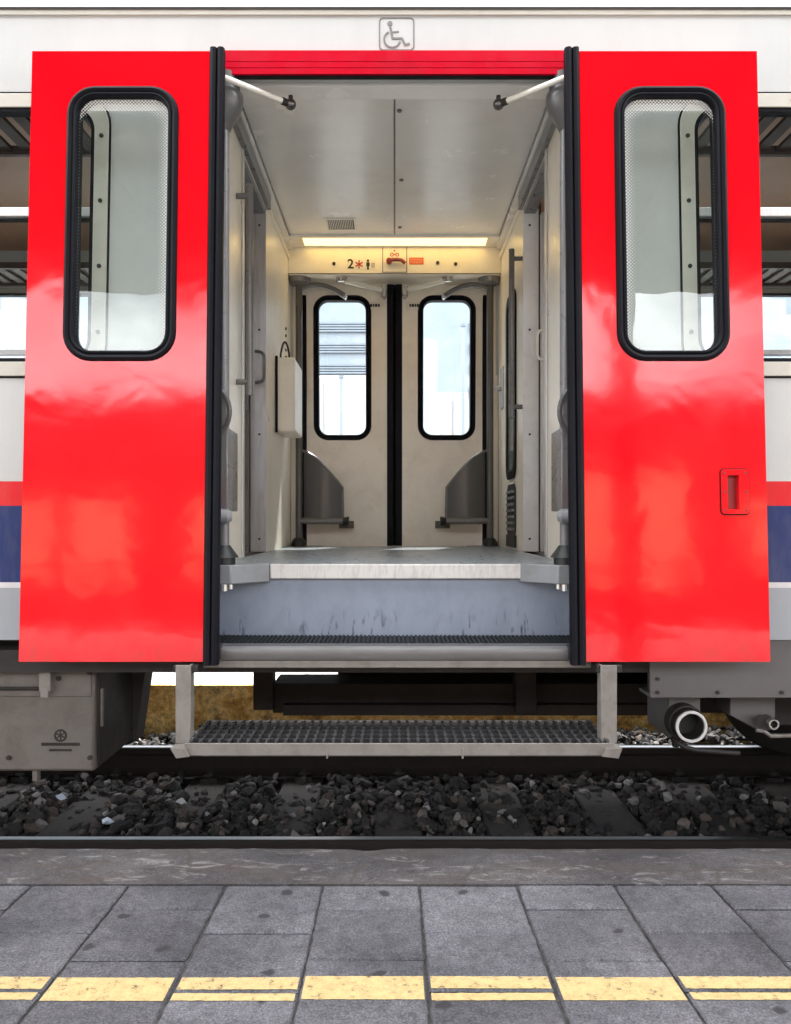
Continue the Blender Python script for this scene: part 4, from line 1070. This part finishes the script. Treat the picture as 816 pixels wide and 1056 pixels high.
# slabs
tl = MB(); ln = MB()
CW, RW = .2725, .263
for c in range(-14, 14):
    xa = .071 + c * CW; xb = xa + CW
    start = 2.2255
    joints = [start]
    y = 2.075 if (c % 2 == 1) else 1.943
    while y > -.6: joints.append(y); y -= RW
    for k in range(len(joints) - 1):
        ya_, yb_ = joints[k + 1], joints[k]
        jx = random.uniform(-.0015, .0015)
        gx, gy, ch = .0034, .0034, .004
        x0, x1, y0_, y1_ = xa + gx + jx, xb - gx + jx, ya_ + gy, yb_ - gy
        dz = random.uniform(-.002, .0015); tx, ty = random.uniform(-.004, .004), random.uniform(-.003, .003)
        def zz(x, y): return pz(y) + dz + tx * (x - (x0 + x1) / 2) + ty * (y - (y0_ + y1_) / 2)
        # wavering outline so that edges look chipped
        ol = []
        ne = 26
        for (ax, ay, bx_, by_) in ((x0, y0_, x1, y0_), (x1, y0_, x1, y1_), (x1, y1_, x0, y1_), (x0, y1_, x0, y0_)):
            for q in range(ne):
                t = q / ne; px_, py_ = ax + (bx_ - ax) * t, ay + (by_ - ay) * t
                nn = mn.noise(Vector((px_ * 37, py_ * 37, c))) * .0026 + mn.noise(Vector((px_ * 110, py_ * 110, c + 5))) * .0022
                ol.append((px_ + nn * (1 if ax == bx_ else 0), py_ + nn * .6 * (1 if ay == by_ else 0)))
        cx0, cy0 = (x0 + x1) / 2, (y0_ + y1_) / 2
        inn = [(x + (ch if x < cx0 else -ch) * (1 if abs(x - cx0) > .4 * CW else .0), y + (ch if y < cy0 else -ch) * (1 if abs(y - cy0) > .38 * (y1_ - y0_) else 0)) for x, y in ol]
        n = len(ol)
        vs = [(x, y, zz(x, y)) for x, y in inn] + [(x, y, zz(x, y) - ch) for x, y in ol] + [(x, y, zz(x, y) - .03) for x, y in ol]
        fs = [tuple(range(n))] + [(i + o_ * n, (i + 1) % n + o_ * n, (i + 1) % n + (o_ + 1) * n, i + (o_ + 1) * n) for i in range(n) for o_ in (0, 1)]
        tl.add(vs, fs)
        a_, b_ = max(1.645, y0_ + ch), min(1.7355, y1_ - ch)
        if b_ - a_ > .01:
            m2 = 40; L0, L1 = x0 + ch, x1 - ch
            lo_, hi_ = [], []
            for q in range(m2 + 1):
                x = L0 + (L1 - L0) * q / m2
                w0 = mn.noise(Vector((x * 60, 3, c))) * .0022; w1 = mn.noise(Vector((x * 60, 8, c))) * .0022
                lo_.append((x, a_ + w0)); hi_.append((x, b_ + w1))
            vs = [(x, y, zz(x, y) + .0016) for x, y in lo_ + hi_]
            ln.add(vs, [(q, q + 1, m2 + 2 + q, m2 + 1 + q) for q in range(m2)])
o = tl.build('platform', 'tile', None, 0, False)
tag(o, 'grey speckled paving slabs of the platform in staggered columns', 'platform', kind='structure')
o = ln.build('yellow_line', 'yellow', None, 0, False)
tag(o, 'worn pale yellow safety line painted across the paving slabs', 'painted line', kind='structure')
b = MB().add([(-60, 2.24, pz(2.24) - .0075), (60, 2.24, pz(2.24) - .0075), (60, 0, P0 - .0075), (-60, 0, P0 - .0075), (60, -9, P0 - .0075), (-60, -9, P0 - .0075), (60, 2.24, -.5), (-60, 2.24, -.5), (60, -9, -.5), (-60, -9, -.5)],
             [(0, 1, 2, 3), (3, 2, 4, 5), (0, 7, 6, 1), (5, 4, 8, 9)])
o = b.build('platform_base', 'mortar', None, 0, False); tag(o, 'dirt filled joints and base of the near platform', 'platform base', kind='structure')
o = MB().add([(-60, -.62, P0 - .002), (60, -.62, P0 - .002), (60, -9, P0 - .002), (-60, -9, P0 - .002)], [(0, 1, 2, 3)]).build('platform_pavement', 'concrete', None, 0, False)  # unseen rear paving made pale to throw light into the vestibule
tag(o, 'unseen rear part of the near platform, made pale to bounce light', 'pavement', kind='structure')

# ================================================================== beyond the track
b = MB().box(-60, 60, 5.72, 12.0, -.5, .205).build('opposite_platform', 'concrete', None, 0, False)
tag(b, 'sunlit pale concrete platform on the far side of the train', 'platform', kind='structure')
b = MB(); nx = 260
vs = []
for k in range(nx + 1):
    x = -7 + 14 * k / nx
    vs += [(x, 5.69 + mn.noise(Vector((x * 4, z * 5, 0))) * .012, z) for z in (-.4, -.2, -.1, 0, .1, .203)] + [(x, 5.719, .2032)]
fs = [(i * 7 + k, i * 7 + k + 1, i * 7 + 8 + k, i * 7 + 7 + k) for i in range(nx) for k in range(6)]
o = b.add(vs, fs).build('platform_wall', 'moss'); tag(o, 'mossy yellow brown retaining wall of the platform beyond the train', 'wall')

fbld = empty('station_building', (0, 20, -.36)); tag(fbld, 'pale blue white building with grey louvre bands, seen through the far door windows', 'building')
bx('wall', 'facade', fbld, -30, 30, 17, 25, -.36, 8.2, 0)
for x0, x1 in ((-6, -.2), (1.6, 3.4), (-16, -9)):
    for z in (4.05, 4.55, 5.0, 5.45):
        lv = MB()
        for k in range(4): lv.box(x0, x1, 16.93, 16.995, z + k * .055, z + k * .055 + .035)
        lv.build('louvre_band', 'louvre', fbld)
bx('roof', 'louvre', fbld, -30.4, 30.4, 16.6, 25.4, 8.21, 8.5, 0)
for (x0, x1, y, z1, lb) in ((-1.75, -.25, 11.2, 3.45, 'large white cabinet standing on the far platform behind the left far window'), (.55, .95, 10.2, 3.05, 'tall white box on the far platform behind the right far window'), (.95, 1.6, 10.6, 2.7, 'low white box beside the tall one on the far platform')):
    c = bx('platform_cabinet', 'cabinet', None, x0, x1, y, y + .8, .206, z1, .02); tag(c, lb, 'cabinet')
    bx('cabinet_door', 'cabinet', c, x0 + .06, (x0 + x1) / 2 - .01, y - .02, y - .0005, .4, z1 - .1, .004)
    bx('cabinet_door', 'cabinet', c, (x0 + x1) / 2 + .01, x1 - .06, y - .02, y - .0005, .4, z1 - .1, .004)

for x, y, h, lb in ((-.62, 9.2, 3.05, 'thin grey post on the far platform, seen through the left far window'), (.78, 9.0, 3.6, 'thin grey post on the far platform, seen through the right far window')):
    po = MB().tube([(x, y, .206), (x, y, h)], .018, 10).build('platform_post', 'facade'); tag(po, lb, 'post')
    MB().tube([(x, y, .206), (x, y, .24)], .05, 12).build('post_base', 'louvre', po)
    MB().tube([(x, y, h), (x, y, h + .03)], .03, 12).build('post_cap', 'louvre', po)
# ================================================================== behind the photographer: what the gloss paint mirrors
cn = empty('platform_canopy', (0, -2.6, P0)); tag(cn, 'dark flat canopy on posts over the near platform', 'canopy')
bx('roof', 'canopy', cn, -40, 40, -4.4, .9, 5.0, 5.25, .01)
for k in range(-8, 9): bx('beam', 'canopy', cn, k * 2.6 - .08, k * 2.6 + .08, -4.35, .85, 4.8, 4.999, .01)
for k in (-17, -11, -5.6, -1.4, 2.5, 7, 13): bx('post', 'canopy', cn, k - .11, k + .11, -3.2, -2.98, P0, 4.8, .01)
sb = empty('town_building', (0, -30, -.36)); tag(sb, 'brown station house with painted orange sun patches across the yard behind the platform', 'building')
bx('wall', 'facade_brown', sb, -40, 40, -38, -28, -.36, 9.4, 0)
rr_ = random.Random(4); xx = -34
while xx < 34:
    w = rr_.choice((1.2, 1.6, 2.4, 3.4)); z0 = rr_.choice((1.2, 1.6, 2.2)); z1 = rr_.choice((5.2, 6.4, 7.0))
    bx('sun_patch', 'facade_sun_patch', sb, xx, xx + w, -27.998, -27.9, z0, z1, 0); xx += w + rr_.choice((.8, 1.4, 2.6))  # panels added so the red doors mirror them as sunlit patches
bx('roof', 'louvre', sb, -40.5, 40.5, -38.5, -27.3, 9.41, 9.7, 0)
fc = empty('platform_fence', (0, -8.6, P0)); tag(fc, 'dark post and rail fence at the back of the near platform', 'fence')
for z in (1.25, 1.65): bx('rail', 'canopy', fc, -40, 40, -8.62, -8.56, z, z + .07, 0)
for k in range(-12, 13): bx('post', 'canopy', fc, k * 1.7 - .05, k * 1.7 + .05, -8.7, -8.63, P0, 1.8, 0)

# ================================================================== light, sky, camera
sun_dir = Vector((.17, .5, 1.0)).normalized()
el = math.asin(sun_dir.z); az = atan2(sun_dir.x, sun_dir.y)
sl = bpy.data.lights.new('sun', 'SUN'); sl.energy = 5.0; sl.angle = radians(.5); sl.color = (1, .955, .88)
so = bpy.data.objects.new('sun', sl); C.objects.link(so); so.rotation_euler = (-sun_dir).to_track_quat('-Z', 'Y').to_euler(); so.location = (3, 10, 20)

wd = bpy.data.worlds.new('World'); S.world = wd; wd.use_nodes = True
N, L = wd.node_tree.nodes, wd.node_tree.links
bg = N['Background']; sk = N.new('ShaderNodeTexSky'); sk.sky_type = 'NISHITA'; sk.sun_disc = False
sk.sun_elevation = el; sk.sun_rotation = az; sk.air_density = 1.0; sk.dust_density = 2.5; sk.ozone_density = 1.0
tc = N.new('ShaderNodeTexCoord')
mp = N.new('ShaderNodeMapping'); mp.inputs['Scale'].default_value = (1, 1, 2.6); L.new(tc.outputs['Generated'], mp.inputs['Vector'])
n = noise(N, L, mp.outputs['Vector'], 2.2, 8, .6, .2)
cv = ramp(N, L, n.outputs['Fac'], [(.28, 0.0), (.5, 1.0)])
cm = mix(N, L, cv.outputs['Color'], sk.outputs['Color'], (31, 31.5, 32.6))
L.new(cm, bg.inputs['Color']); bg.inputs['Strength'].default_value = .11

cam = bpy.data.cameras.new('camera'); co = bpy.data.objects.new('camera', cam); C.objects.link(co)
co.location = (0, 0, H); co.rotation_euler = (pi / 2, 0, 0)
cam.sensor_fit = 'HORIZONTAL'; cam.sensor_width = 36; cam.lens = 36 * K / 816
cam.shift_x = (408 - CX) / 816; cam.shift_y = (CY - 528) / 816
cam.clip_start = .05; cam.clip_end = 3000
S.camera = co
S.view_settings.view_transform = 'Standard'; S.view_settings.look = 'None'
S.view_settings.exposure = 1.18; S.view_settings.gamma = 1
try: S.view_settings.use_curve_mapping = False
except Exception: pass
S.render.engine = 'CYCLES'
S.cycles.use_denoising = True
S.cycles.max_bounces = 10; S.cycles.diffuse_bounces = 6; S.cycles.glossy_bounces = 5; S.cycles.transparent_max_bounces = 16
S.cycles.caustics_reflective = False; S.cycles.caustics_refractive = False
S.cycles.sample_clamp_indirect = 12
